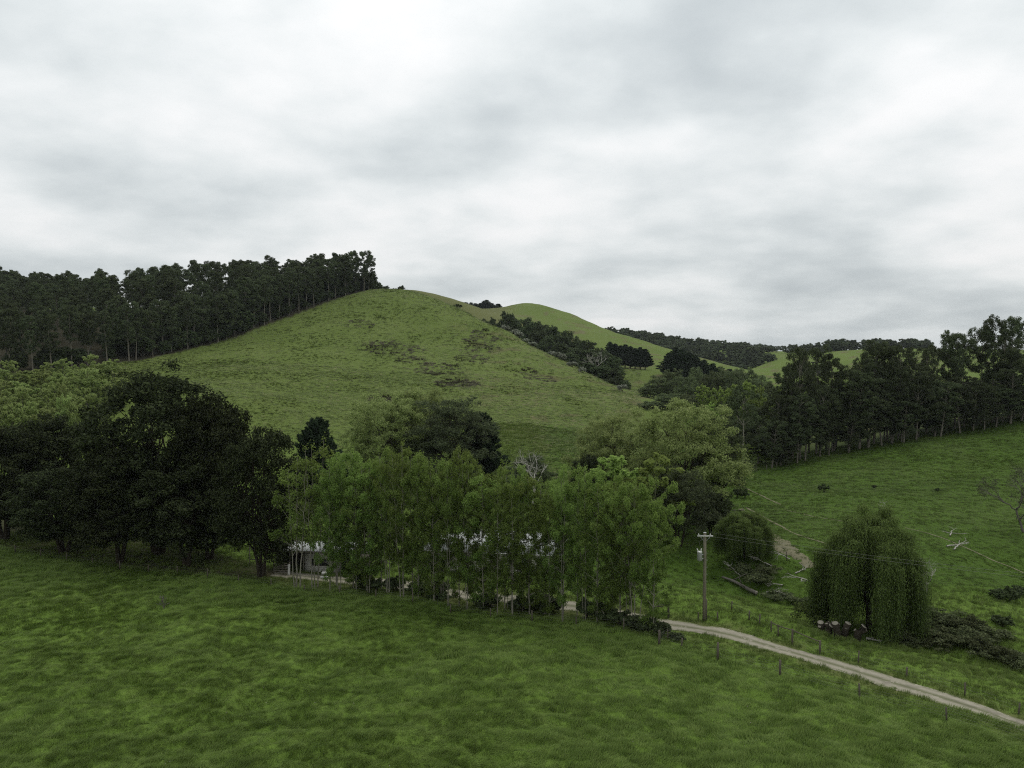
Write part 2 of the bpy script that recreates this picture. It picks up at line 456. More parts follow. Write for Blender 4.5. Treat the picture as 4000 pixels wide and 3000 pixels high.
L_FERN = mat_leaf("bracken fronds", (0.135, 0.125, 0.080), (0.230, 0.210, 0.150), 0.35)
L_FLOW = mat_leaf("pale flowering shrub leaves", (0.13, 0.14, 0.10), (0.40, 0.42, 0.33), 0.2)
B_PALE = mat_bark("pale bark", (0.09, 0.08, 0.06), (0.34, 0.32, 0.26), 3.0)
B_GUM = mat_bark("gum bark", (0.04, 0.035, 0.027), (0.17, 0.15, 0.12), 1.5)
B_GUMR = mat_bark("pale gum bark", (0.05, 0.045, 0.035), (0.26, 0.235, 0.19), 1.0)
B_DARK = mat_bark("dark bark", (0.018, 0.015, 0.011), (0.06, 0.05, 0.036))
B_DEAD = mat_bark("dead wood", (0.22, 0.205, 0.175), (0.50, 0.475, 0.42), 3.0)

# ------------------------------------------------------------------ plant builders (numpy)
def unit(v): return v / (np.linalg.norm(v, axis=-1, keepdims=True) + 1e-9)
def leaf_quads(rng, C, N, size, aspect=0.55, long_dir=None):
    """one pointed four-sided leaf or leaf spray per centre"""
    n = len(C); N = unit(N)
    if long_dir is None: A = rng.normal(size=(n, 3))
    else: A = long_dir + rng.normal(size=(n, 3)) * 0.25
    A = unit(A - (A * N).sum(-1, keepdims=True) * N); B = np.cross(N, A)
    s = (np.asarray(size) * rng.uniform(0.65, 1.35, n))[:, None]
    w = s * aspect * 0.5
    base = C - A * s * 0.5
    v = np.stack((base, base + A * s * 0.45 + B * w, base + A * s, base + A * s * 0.55 - B * w), 1).reshape(-1, 3)
    f = np.arange(n * 4, dtype=np.int32).reshape(n, 4)
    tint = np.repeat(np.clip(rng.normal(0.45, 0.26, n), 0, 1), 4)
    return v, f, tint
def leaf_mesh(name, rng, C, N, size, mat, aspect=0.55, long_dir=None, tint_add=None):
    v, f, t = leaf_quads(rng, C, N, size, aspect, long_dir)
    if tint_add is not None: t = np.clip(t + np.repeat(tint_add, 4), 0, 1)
    return mesh_np(name, v, f, mat, False, dict(tint=t))
def tube_mesh(name, paths, mat, sides=5):
    """paths: list of (points (k,3), radii (k))"""
    V, F, o = [], [], 0
    ang = np.linspace(0, 2 * math.pi, sides, endpoint=False)
    for P, R in paths:
        P = np.asarray(P, float); R = np.asarray(R, float); k = len(P)
        T = unit(np.gradient(P, axis=0))
        ref = np.where(np.abs(T[:, 2:3]) > 0.9, np.array([[1., 0, 0]]), np.array([[0, 0, 1.]]))
        U = unit(np.cross(T, ref)); W = np.cross(T, U)
        ring = P[:, None] + R[:, None, None] * (np.cos(ang)[None, :, None] * U[:, None] + np.sin(ang)[None, :, None] * W[:, None])
        V.append(ring.reshape(-1, 3))
        i = np.arange(k * sides).reshape(k, sides) + o
        a, b = i[:-1], i[1:]
        F.append(np.stack((a, np.roll(a, -1, 1), np.roll(b, -1, 1), b), -1).reshape(-1, 4))
        o += k * sides
    return mesh_np(name, np.concatenate(V), np.concatenate(F), mat, True)
def limb(rng, a, b, r0, r1, k=6, sag=0.0, wob=0.06, rise=0.0):
    a, b = np.asarray(a, float), np.asarray(b, float)
    t = np.linspace(0, 1, k)[:, None]
    L = np.linalg.norm(b - a)
    P = a + (b - a) * t
    P[:, 2] += (rise * L * np.sin(t[:, 0] * math.pi)) - sag * L * t[:, 0] ** 2
    P[1:] += rng.normal(size=(k - 1, 3)) * wob * L / k ** 0.5 * t[1:] ** 0.5
    return P, r0 + (r1 - r0) * t[:, 0] ** 0.8
def puffs_on(rng, clumps, n_sub, frac, flat=0.75, up=0.15):
    """small leaf balls over the surface of each clump; clumps (K,6): centre, radii"""
    C, R = [], []
    for c in clumps:
        n = n_sub
        d = rng.normal(size=(n, 3)); d[:, 2] += up * 1.5; d = unit(d)
        rr = rng.uniform(0.45, 1.0, n)[:, None]
        C.append(c[:3] + d * c[3:6] * rr)
        s = frac * (c[3] * c[4] * c[5]) ** (1 / 3) * rng.uniform(0.7, 1.4, n)
        R.append(np.stack((s, s, s * flat), -1))
    return np.concatenate(C), np.concatenate(R)
def leaves_in(rng, C, R, n, up=0.3, shell=0.45):
    w = R[:, 0] * R[:, 1]; k = rng.choice(len(C), n, p=w / w.sum())
    d = rng.normal(size=(n, 3)); d[:, 2] += up; d = unit(d)
    rr = 1 - np.abs(rng.normal(0, shell, n)); rr = np.clip(rr, 0.05, 1.15)
    pos = C[k] + d * R[k] * rr[:, None]
    nor = d + rng.normal(size=(n, 3)) * 0.55; nor[:, 2] += 0.25
    return pos, nor
PROTO = {}
def reg(key, wood, leaf, h, w):
    if leaf:                                        # size as grown
        co = np.empty(len(leaf.vertices) * 3, np.float32); leaf.vertices.foreach_get('co', co); co = co.reshape(-1, 3)
        h = float(np.percentile(co[:, 2], 99.7)); w = 2 * float(np.percentile(np.abs(co[:, :2]), 96.5))
    PROTO.setdefault(key, []).append(dict(wood=wood, leaf=leaf, h=h, w=w))

def proto_eucalypt(key, seed, n=3600, mat=L_EUC, leaf=0.62, h=26.0, crown_from=0.42, spread=4.2, bark=B_GUM, twin=False, dens=13):
    rng = np.random.default_rng(seed); paths = []
    stems = 2 if twin else 1
    clumps = []
    for s in range(stems):
        base = np.array((0.0, 0, -0.6)); lean = rng.normal(size=2) * 0.8 + ((s - 0.5) * 4 * twin, 0)
        top = np.array((lean[0], lean[1], h * (0.95 - 0.06 * s)))
        P, R = limb(rng, base, top, 0.30, 0.05, 12, 0, 0.012); paths.append((P, R))
        for i in range(dens):
            t = crown_from + (1 - crown_from) * (i + rng.uniform(0, 0.8)) / dens
            k = min(int(t * 11), 10); p = P[k]
            q = (t - crown_from) / (1 - crown_from)
            az = i * 2.4 + rng.uniform(0, 1.2); rad = spread * rng.uniform(0.35, 0.95) * (0.35 + 0.75 * math.sin(math.pi * (0.12 + 0.80 * (1 - q)) ) ** 0.8) * rng.uniform(0.8, 1.2)
            c = np.array((p[0] + math.cos(az) * rad, p[1] + math.sin(az) * rad, t * h + rad * 0.25))
            sz = rng.uniform(1.2, 2.1)
            clumps.append((*c, sz, sz, sz * 1.05))
            paths.append(limb(rng, p, c, 0.09, 0.025, 5, 0, 0.08, 0.08))
        clumps.append((top[0], top[1], h * 0.96, 1.5, 1.5, 1.7))
    # a few dead stubs low on the stem
    for i in range(4):
        z = h * rng.uniform(0.10, crown_from + 0.05); az = rng.uniform(0, 6.28); L = rng.uniform(1, 2.6)
        paths.append(limb(rng, (0, 0, z), (math.cos(az) * L, math.sin(az) * L, z + L * 0.4), 0.05, 0.015, 4))
    C, R = puffs_on(rng, np.array(clumps), 6, 0.48, 0.95, 0.3)
    pos, nor = leaves_in(rng, C, R, n)
    reg(key, tube_mesh("trunk", paths, bark), leaf_mesh("crown", rng, pos, nor * (1, 1, 0.5), leaf, mat, 0.45, np.tile((0, 0, -0.55), (len(pos), 1)) + rng.normal(size=pos.shape) * 0.45), h, spread * 2.9)

def proto_round(key, seed, n, mat, leaf, h, w, base=0.12, stems=2, bark=B_DARK, clumps_n=16, sub=6, rough=0.5, peak=1.0, aspect=0.6, show_limbs=0.0, trunk_r=None, flat=0.8, lowel=-0.85, rim=(0.55, 0.82), cl=1.0):
    """broad crown of many overlapping clumps"""
    rng = np.random.default_rng(seed); paths, clumps = [], []
    ga = 2.39996
    for i in range(clumps_n):
        t = (i + 0.5) / clumps_n
        el = math.asin(min(1, max(-1, lowel + (1 - lowel) * t)))         # from below the middle to the top
        az = i * ga + rng.uniform(-0.4, 0.4)
        rr = rng.uniform(*rim)
        mid = h * (base + (1 - base) * 0.45); vz = h * (1 - base) * 0.5
        c = np.array((math.cos(az) * math.cos(el) * w / 2 * rr, math.sin(az) * math.cos(el) * w / 2 * rr, mid + math.sin(el) * vz * rr * peak))
        c += rng.normal(size=3) * (w * 0.03, w * 0.03, h * 0.02)
        sz = w * rng.uniform(0.17, 0.26) * cl
        clumps.append((*c, sz, sz, sz * flat))
    tr = trunk_r or h * 0.018
    forks = []
    for s in range(stems):
        az = s * 6.28 / stems + rng.uniform(0, 1); q = 0 if stems == 1 else w * 0.02
        b = np.array((math.cos(az) * q, math.sin(az) * q, -0.5)); tp = np.array((math.cos(az) * w * 0.12, math.sin(az) * w * 0.12, h * (base + 0.30)))
        P, R = limb(rng, b, tp, tr, tr * 0.55, 7, 0, 0.03); paths.append((P, R)); forks.append((P, R))
    for c in clumps:
        P, R = forks[int(rng.integers(len(forks)))]
        k = int(rng.integers(3, 7))
        e_ = np.array(c[:3]) * (1, 1, 1.0) + (0, 0, c[5] * 0.5 * show_limbs)
        if show_limbs: e_ = np.array(c[:3]) + unit(np.array(c[:3]) - P[k]) * c[3] * show_limbs
        main = limb(rng, P[k], e_, R[k] * 0.55, R[k] * 0.12, 7, 0, 0.06, 0.10); paths.append(main)
        for j in range(3 if show_limbs else 1):
            q = main[0][3 + j % 3]; d = unit(rng.normal(size=3) + (0, 0, 0.6)) * c[3] * 1.1
            paths.append(limb(rng, q, q + d, R[k] * 0.2, R[k] * 0.05, 4, 0, 0.1))
    C, R = puffs_on(rng, np.array(clumps), sub, rough)
    pos, nor = leaves_in(rng, C, R, n)
    keep = pos[:, 2] > 0.15
    pos, nor = pos[keep], nor[keep]
    reg(key, tube_mesh("trunk", paths, bark), leaf_mesh("crown", rng, pos, nor, leaf, mat, aspect), h, w)

def proto_birch(key, seed, n=7000, mat=L_BIRCH, leaf=0.26, h=17.0, w=5.0, stems=2, bark=B_PALE, low=0.16, br=26):
    """slender stems, ascending branches, fine airy leaf sprays"""
    rng = np.random.default_rng(seed); paths = []; PC, PR = [], []
    for s in range(stems):
        az = rng.uniform(0, 6.28); b = np.array((math.cos(az) * 0.25 * s, math.sin(az) * 0.25 * s, -0.4))
        tp = np.array((math.cos(az) * w * 0.14 * (s + 0.3), math.sin(az) * w * 0.14 * (s + 0.3), h * rng.uniform(0.86, 0.97)))
        P, R = limb(rng, b, tp, 0.10 * rng.uniform(0.7, 1.1), 0.022, 14, 0, 0.02); paths.append((P, R))
        nb = br // stems + 3
        for i in range(nb):
            t = low + (0.97 - low) * (i + rng.uniform(0, 0.7)) / nb
            k = min(int(t * 13), 12); p = P[k]
            a2 = i * 2.4 + rng.uniform(-0.5, 0.5)
            env = w * 0.5 * (0.30 + 0.85 * math.sin(math.pi * min(1, (t - low * 0.5) / (1.02 - low * 0.5)) ** 0.8))
            L = env * rng.uniform(0.55, 1.1)
            e2 = p + np.array((math.cos(a2) * L, math.sin(a2) * L, L * rng.uniform(0.35, 0.95)))
            B, BR = limb(rng, p, e2, 0.045 * (1.2 - t), 0.010, 6, 0, 0.06, 0.05); paths.append((B, BR))
            for j in (2, 3, 4, 5, 5):
                PC.append(B[j] + rng.normal(size=3) * 0.22); q = rng.uniform(0.35, 0.75) * (0.8 + 0.3 * (j == 5)); PR.append((q, q, q * 0.85))
        PC.append(tp); PR.append((0.5, 0.5, 0.8))
    C, R = np.array(PC), np.array(PR)
    pos, nor = leaves_in(rng, C, R, n, 0.15, 0.55)
    keep = pos[:, 2] > 0.6
    pos, nor = pos[keep], nor[keep]
    tip = np.clip((pos[:, 2] / h - 0.55) * 0.9, -0.16, 0.36)  # paler young top leaves; also paints in lit tops and shaded lower crown
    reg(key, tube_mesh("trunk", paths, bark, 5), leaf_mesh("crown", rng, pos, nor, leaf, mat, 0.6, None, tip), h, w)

def proto_conifer(key, seed, n=5200, mat=L_CYP, leaf=0.8, h=15.0, w=8.5, base=0.13, point=0.7, spiky=0.0, nb=74):
    """dense dark cypress or pine: tiers of outward sprays"""
    rng = np.random.default_rng(seed); paths = [limb(rng, (0, 0, -0.4), (0, 0, h * 0.94), h * 0.022, 0.05, 8, 0, 0.01)]
    PC, PR, PD = [], [], []
    for i in range(nb):
        t = base + (1 - base) * ((i + 0.5) / nb) ** 0.92
        prof = (1 - ((t - base) / (1 - base))) ** point * (0.75 + 0.25 * min(1, (t - base) / 0.12))
        L = w * 0.5 * prof * rng.uniform(0.72, 1.12) + 0.25
        az = i * 2.4 + rng.uniform(-0.3, 0.3)
        b = np.array((0, 0, t * h - L * 0.12)); e2 = np.array((math.cos(az) * L, math.sin(az) * L, t * h + L * (0.18 + spiky * 0.5)))
        paths.append(limb(rng, b, e2, 0.06, 0.02, 4, 0, 0.03))
        for f in (0.45, 0.7, 0.92, 1.0):
            PC.append(b + (e2 - b) * f); q = (0.35 + 0.14 * L) * (1.15 - 0.45 * f) * (1 - 0.3 * spiky); PR.append((q, q, q * 0.7)); PD.append(unit(e2 - b))
    C, R, D = np.array(PC), np.array(PR), np.array(PD)
    wgt = R[:, 0] ** 2; k = rng.choice(len(C), n, p=wgt / wgt.sum())
    d = unit(rng.normal(size=(n, 3)) + (0, 0, 0.2))
    pos = C[k] + d * R[k] * rng.uniform(0.4, 1.1, n)[:, None]
    nor = d + rng.normal(size=(n, 3)) * 0.5 + (0, 0, 0.3)
    reg(key, tube_mesh("trunk", paths, B_DARK), leaf_mesh("crown", rng, pos, nor, leaf, mat, 0.42 - 0.35 * spiky, D[k] + np.array((0, 0, 0.35 + spiky))), h, w)

def proto_weeping(key, seed, n_str=520, mat=L_WEEP, leaf=0.30, h=12.5, w=12.0, ground=0.0):
    """hanging curtains of leaf from arching limbs"""
    rng = np.random.default_rng(seed); paths = []; C, N, LD = [], [], []
    fork = np.array((0, 0, h * 0.22))
    paths.append(limb(rng, (0, 0, -0.5), fork, h * 0.035, h * 0.028, 5, 0, 0.02))
    heads = []
    nh, ph = 74, rng.uniform(0, 6)
    for i in range(nh):                                                 # limb ends over an uneven dome
        az = i * 2.39996 + rng.uniform(-0.3, 0.3); f = math.sqrt((i + 0.5) / nh)
        lump = 1 + 0.10 * math.sin(3 * az + ph) + 0.06 * math.sin(5 * az - ph)
        rad = w * 0.5 * f * lump
        z = h * (0.34 + 0.66 * math.sqrt(max(0.0, 1 - f * f * 0.94))) * rng.uniform(0.80, 1.02) * (1 + 0.07 * math.sin(2 * az + ph))
        e2 = np.array((math.cos(az) * rad, math.sin(az) * rad, z))
        heads.append((e2, 0.9, 1.0) if f > 0.60 else (e2, 0.25, 0.58))
        if i % 3 == 0: paths.append(limb(rng, fork, e2, 0.15, 0.03, 8, 0, 0.05, 0.16))
    for hd, la, lb in heads:                                            # each limb end carries its own lock of strands
        nst = int(n_str / len(heads) * rng.uniform(0.5, 1.5))
        for s_ in range(nst):
            p0 = hd + rng.normal(size=3) * (w * 0.045, w * 0.045, h * 0.03)
            if la > 0.8: L = (p0[2] - h * ground) * rng.uniform(0.45, 1.0)
            else: L = min(h * rng.uniform(la, lb), p0[2] - h * ground)
            out = unit(np.array((p0[0], p0[1], 0.01))) * rng.uniform(0.05, 0.30) * min(L, 3) * 0.4
            m = max(5, int(L / 0.15)); t = np.linspace(0, 1, m)[:, None]
            Q = p0 + out * np.sqrt(t) * (1, 1, 0) + np.array((0, 0, -1.0)) * L * t
            Q += rng.normal(size=(m, 3)) * 0.07
            C.append(Q); N.append(rng.normal(size=(m, 3)) * 0.8 + unit(p0 * (1, 1, 0.1)) + (0, 0, 0.3)); LD.append(np.tile((0, 0, -1.0), (m, 1)))
    heads = np.array([q[0] for q in heads])
    # leafy tufts on top of the dome
    PC = heads; R = np.tile((w * 0.075, w * 0.075, h * 0.05), (len(heads), 1))
    pos, nor = leaves_in(rng, PC, R, int(n_str * 9))
    C.append(pos); N.append(nor); LD.append(rng.normal(size=pos.shape))
    C, N, LD = np.concatenate(C), np.concatenate(N), np.concatenate(LD)
    tip = np.clip((C[:, 2] / h - 0.6) * 0.7, -0.25, 0.32)  # light on the dome and shade in the skirts, put into the tint
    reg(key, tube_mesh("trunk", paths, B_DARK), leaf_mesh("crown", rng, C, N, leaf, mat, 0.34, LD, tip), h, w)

def bare_paths(rng, h, w, depth=4, kids=3, r=0.16, start=(0, 0, -0.3), first=None, twig=0.012):
    paths = []
    def grow(p, d, L, r, k):
        e2 = p + d * L
        P, R = limb(rng, p, e2, r, r * 0.6, 6, 0, 0.11); paths.append((P, R))
        if k == 0: return
        for j in range(kids if k < depth else kids + 1):
            q = P[int(rng.integers(3, 6))] if j else P[-1]
            dd = unit(d + rng.normal(size=3) * (0.62, 0.62, 0.42) + (0, 0, 0.12))
            grow(q, dd, L * rng.uniform(0.55, 0.78), max(r * 0.55, twig), k - 1)
    grow(np.array(start, float), unit(np.array(first if first is not None else (0.1, 0, 1.0))), h * 0.36, r, depth)
    return paths
def proto_bare(key, seed, h=7.0, w=6.0, depth=4, kids=3, r=0.16, bark=B_DEAD, first=None, haze_leaf=None, n=0):
    rng = np.random.default_rng(seed)
    paths = bare_paths(rng, h, w, depth, kids, r, first=first)
    leaf = None
    if haze_leaf:
        ends = np.array([p[0][-1] for p in paths]); R = np.full((len(ends), 3), 0.4)
        pos, nor = leaves_in(rng, ends, R, n, 0.1, 0.6); leaf = leaf_mesh("crown", rng, pos, nor, 0.22, haze_leaf, 0.5)
    top = max(p[0][:, 2].max() for p in paths)
    reg(key, tube_mesh("trunk", paths, bark, 5), leaf, top, w)
def proto_shrub(key, seed, n, mat, leaf, h, w, aspect=0.6, clumps_n=9, rough=0.6):
    rng = np.random.default_rng(seed); clumps = []; paths = []
    for i in range(clumps_n):
        az = i * 2.4; rad = w * 0.36 * math.sqrt((i + 0.3) / clumps_n); z = h * (0.62 - 0.35 * (rad / (w * 0.5)) ** 2) * rng.uniform(0.7, 1.1)
        s = w * rng.uniform(0.16, 0.24)
        clumps.append((math.cos(az) * rad, math.sin(az) * rad, z, s, s, min(s, h * 0.35)))
        paths.append(limb(rng, (0, 0, -0.1), clumps[-1][:3], 0.03 * h ** 0.5, 0.01, 4, 0, 0.08))
    C, R = puffs_on(rng, np.array(clumps), 4, rough)
    pos, nor = leaves_in(rng, C, R, n); keep = pos[:, 2] > 0.02
    pos, nor = pos[keep], nor[keep]
    reg(key, tube_mesh("stem", paths, B_DARK, 4), leaf_mesh("foliage", rng, pos, nor, leaf, mat, aspect), h, w)

for s in range(6): proto_eucalypt('euc', 100 + s, n=9000, leaf=0.60, twin=(s == 4), crown_from=0.20 + 0.06 * (s % 3), spread=3.2 + 0.3 * (s % 3), dens=20)
for s in range(6): proto_eucalypt('eucR', 200 + s, n=17000, leaf=0.44, h=28.0, crown_from=0.16 + 0.07 * (s % 3), spread=4.2 + 0.4 * (s % 3), twin=(s == 3), dens=26, bark=B_GUMR)
for s in range(4): proto_eucalypt('eucEdge', 210 + s, n=6500, leaf=0.60, crown_from=0.34 + 0.06 * (s % 3), spread=3.2, dens=17, bark=B_GUMR)
for s in range(3): proto_eucalypt('eucHead', 220 + s, n=9500, leaf=0.44, h=30.0, crown_from=0.52, spread=5.2, dens=15, bark=B_GUMR)
for s in range(2): proto_eucalypt('eucTall', 230 + s, n=4200, leaf=0.55, h=24.0, crown_from=0.58, spread=3.4, dens=12, bark=B_PALE)
for s in range(5): proto_round('scrub', 300 + s, 4600, L_BLACK, 0.95, 14.0, 12.0, 0.06, 2, B_GUM, 20, 6)
for s in range(4): proto_round('gumR', 320 + s, 11000, L_GUM, 0.58, 18.0, 14.0, 0.06, 2, B_GUM, 26, 7, 0.42)
for s in range(4): proto_round('wattle', 340 + s, 42000, L_WATTLE, 0.50, 24.0, 17.0, 0.06, 3, B_DARK, 64, 8, 0.42, 1.05, 0.42, 0.0, 0.42, rim=(0.6, 0.86), cl=0.72)
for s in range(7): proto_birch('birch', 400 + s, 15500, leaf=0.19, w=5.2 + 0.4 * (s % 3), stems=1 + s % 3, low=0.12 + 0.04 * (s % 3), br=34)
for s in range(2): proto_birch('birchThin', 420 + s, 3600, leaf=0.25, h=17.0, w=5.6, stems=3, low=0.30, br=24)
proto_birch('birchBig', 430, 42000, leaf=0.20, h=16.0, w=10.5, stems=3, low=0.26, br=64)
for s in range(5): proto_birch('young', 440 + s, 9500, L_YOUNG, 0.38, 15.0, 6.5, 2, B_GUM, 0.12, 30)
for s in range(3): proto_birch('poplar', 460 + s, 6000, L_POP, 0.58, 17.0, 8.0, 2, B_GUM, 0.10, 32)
for s in range(3): proto_round('willow', 480 + s, 50000, L_WILLOW, 0.38, 21.0, 18.0, 0.06, 3, B_DARK, 44, 9, 0.34, 1.0, 0.46, 0.25, 0.30, rim=(0.55, 0.88), cl=0.85)
for s in range(2): proto_round('greyw', 490 + s, 26000, L_GREYW, 0.40, 20.0, 14.0, 0.06, 3, B_DARK, 34, 8, 0.36, 1.0, 0.42, 0.5, 0.26)
for s in range(4): proto_conifer('cypress', 500 + s, 6500, leaf=1.0)
for s in range(2): proto_conifer('spiky', 510 + s, 16000, L_CYP, 1.25, 17.0, 9.5, 0.06, 0.50, 0.5, 110)
for s in range(2): proto_weeping('weeping', 520 + s, 4300, leaf=0.24)
for s in range(4): proto_round('far', 540 + s, 900, L_FAR, 2.2, 16.0, 13.0, 0.06, 1, B_GUM, 13, 4)
for s in range(3): proto_conifer('farcon', 550 + s, 900, L_CYP, 1.7, 16.0, 9.0)
B_TWIG = mat_bark("grey twig bark", (0.07, 0.062, 0.052), (0.20, 0.18, 0.155))
proto_bare('dead', 561, 8.0, 8.0, 5, 3, 0.11, B_DEAD, (0.75, 0.0, 0.75))
proto_bare('dead', 562, 8.0, 8.0, 4, 3, 0.14, B_DEAD, (0.15, 0.1, 1.0))
proto_bare('bareR', 563, 9.0, 9.0, 5, 3, 0.16, B_TWIG, (-0.35, 0.1, 1.0), L_BRAM, 1500)
proto_bare('weed', 565, 1.3, 0.6, 3, 3, 0.03, B_TWIG, (0.05, 0, 1))
proto_bare('snag', 564, 3.6, 2.0, 3, 2, 0.09, B_DEAD, (0.05, 0, 1))
for s in range(3): proto_shrub('bramble', 570 + s, 3200, L_BRAM, 0.22, 1.9, 4.6)
for s in range(3): proto_shrub('fern', 575 + s, 900, L_FERN, 0.45, 1.0, 3.6, 0.5, 12, 0.7)
for s in range(3): proto_shrub('bush', 580 + s, 1600, L_BLACK, 0.26, 1.9, 2.2)
for s in range(2): proto_shrub('flower', 590 + s, 1100, L_FLOW, 0.55, 4.0, 4.6)
for s in range(2): proto_shrub('greenbush', 595 + s, 3200, L_WEEP, 0.26, 3.2, 4.0)

RNG = random.Random(4)
COUNT = {}
def plant(key, name, loc, h=None, w=None, label=None, cat="tree", group=None, var=None, rot=None):
    """a thing: an Empty at the foot with trunk and crown as its parts"""
    L = PROTO[key]; i = COUNT.get(key, 0); COUNT[key] = i + 1
    p = L[(i if var is None else var) % len(L)]
    root = link(name, None, None, loc)
    root.empty_display_size = 0.5
    sz = (h or p['h']) / p['h']; sx = (w / p['w']) if w else sz
    root.scale = (sx, sx * RNG.uniform(0.92, 1.08), sz)
    root.rotation_euler = (0, 0, RNG.uniform(0, 6.28) if rot is None else rot)
    root['label'] = label; root['category'] = cat
    if group: root['group'] = group
    shrub = p['wood'].name.startswith('stem')
    link('stem' if shrub else 'trunk', p['wood'], root)
    if p['leaf']: link('foliage' if shrub else 'crown', p['leaf'], root)
    return root
def tree_px(key, name, px, top, d, label, group=None, w=None, cat="tree", var=None, rot=None, sink=0.0):
    """tree standing on the ground at distance d whose tip reaches pixel row top; w is crown width in pixels"""
    g = at(px, d); zt = pix(px, top, d)[2]
    h = max(1.0, zt - g[2]); g[2] -= sink
    return plant(key, name, g, h, (w / FPX * d) if w else None, label, cat, group, var, rot)

# ------------------------------------------------------------------ planting: near trees
# big dark wattles along the fence on the left
G_W = "big dark trees along the left fence"
tree_px('wattle', 'wattle_tree', 335, 803, 113, "tallest black-green wattle, its dome rising above all the dark trees on the left", G_W, 265, var=0, rot=0.3)
tree_px('wattle', 'wattle_tree', 448, 856, 110, "black-green wattle forming the right shoulder of the tallest dark tree", G_W, 172, var=1, rot=2.0)
tree_px('wattle', 'wattle_tree', 560, 930, 101, "dark wattle nearest the shed with a forked bare trunk in the grass", G_W, 165, var=2, rot=1.2)
tree_px('wattle', 'wattle_tree', 250, 955, 108, "lower bushy dark wattle in front of the tallest dark tree", G_W, 196, var=3, rot=4.1)
tree_px('wattle', 'wattle_tree', 92, 902, 124, "broad dark wattle under the yellow-green grove with a paler crown top", G_W, 180, var=1, rot=5.2)
tree_px('wattle', 'wattle_tree', 5, 925, 120, "dark wattle cut by the left edge of the photo", G_W, 190, var=2, rot=3.3)
tree_px('wattle', 'wattle_tree', 130, 1010, 112, "low dark wattle filling the gap at the field edge far left", G_W, 180, var=0, rot=1.9)
tree_px('wattle', 'wattle_tree', 400, 1000, 106, "dark wattle whose trunks stand beside the gap of light grass", G_W, 190, var=3, rot=0.9)

# row of slender birches between paddock and road
top_x = [600, 640, 690, 740, 800, 840, 870, 930, 990, 1040, 1100, 1180, 1250, 1320, 1400, 1440, 1500]
top_y = [985, 965, 955, 980, 985, 968, 962, 985, 975, 1008, 1005, 1012, 1003, 1012, 1035, 1075, 1110]
def fy(x): return float(np.interp(x, FENCE_X, FENCE_Y))
G_B = "row of slender pale-stemmed trees between paddock and road"
brng = np.random.default_rng(77)
def on_fence(px, off):
    # forward distance where the column px crosses the fence line moved back by off metres
    u = (px - CX) / FPX
    d = np.linspace(55, 140, 1700); g = d - np.interp(u * d, FENCE_X, FENCE_Y) - off
    return float(d[int(np.argmin(np.abs(g)))])
tree_px('birchThin', 'birch_tree', 636, 985, on_fence(636, 1.2), "thin sparse-leaved birch, leftmost of the pale-stemmed row by the shed", G_B, 105, var=0)
tree_px('birchThin', 'birch_tree', 676, 950, on_fence(676, 2.2), "airy birch with several long bare pale stems beside the shed", G_B, 115, var=1)
tree_px('birch', 'birch_tree', 870, 958, on_fence(870, 1.6), "birch with a tall forked white stem standing above its row", G_B, 90, var=2)
tree_px('birchBig', 'birch_tree', 1374, 1032, on_fence(1374, 2.6), "wide leafy birch at the right end of the row beside the road", G_B, 158, var=0)
front = [705, 735, 768, 800, 836, 904, 940, 972, 1005, 1040, 1078, 1112, 1150, 1188, 1222, 1262, 1298, 1335]
ORD = ["first", "second", "third", "fourth", "fifth", "sixth", "seventh", "eighth", "ninth", "tenth", "eleventh", "twelfth", "thirteenth", "fourteenth", "fifteenth", "sixteenth", "seventeenth", "eighteenth"]
for i, px in enumerate(front):
    px2 = px + brng.uniform(-7, 7); ty = np.interp(px2, top_x, top_y) + brng.uniform(-14, 62)
    tree_px('birch', 'birch_tree', px2, ty, on_fence(px2, brng.uniform(0.9, 2.6)), ORD[i] + " leafy birch from the shed in the front rank along the paddock fence", G_B, 78 * brng.uniform(0.8, 1.2))
back = [720, 755, 790, 822, 858, 892, 925, 960, 992, 1025, 1062, 1098, 1135, 1172, 1210, 1248, 1285, 1322, 1360, 1410]
for i, px in enumerate(back):
    px2 = px + brng.uniform(-8, 8); ty = np.interp(px2, top_x, top_y) + brng.uniform(-8, 44)
    tree_px('birch', 'birch_tree', px2, ty, on_fence(px2, brng.uniform(2.8, 4.3)), "slender birch in the rear rank, " + ("near the shed" if px < 850 else "left of the house" if px < 930 else "before the house" if px < 1200 else "right of the house"), G_B, 76 * brng.uniform(0.8, 1.2))

# shade-dark shrubs between the stems of the row
for i in range(18):
    px2 = brng.uniform(700, 1320); dd = on_fence(px2, brng.uniform(2.5, 5.0)); g = at(px2, dd)
    plant('bush', 'shrub', g, brng.uniform(0.8, 2.2), brng.uniform(1.6, 3.0), "low dark shrub between the birch stems, " + ("near the shed" if px2 < 880 else "before the house" if px2 < 1150 else "toward the road end"), "shrub", "shrubs under the birch row")
for px2, py2, h_, lab in [(1338, 1352, 1.5, "dark shrub at the fence below the right end of the birch row"), (1368, 1358, 1.2, "second dark shrub from the left below the wide birch"), (1398, 1364, 1.6, "dark shrub hiding the track under the wide leafy birch"),
                          (1428, 1374, 1.2, "rough dark shrub at the fence corner where the road appears"), (1462, 1388, 0.9, "low rough shrub on the road's near verge")]:
    plant('bush', 'shrub', hit(px2, py2), h_, h_ * 1.7, lab, "shrub")
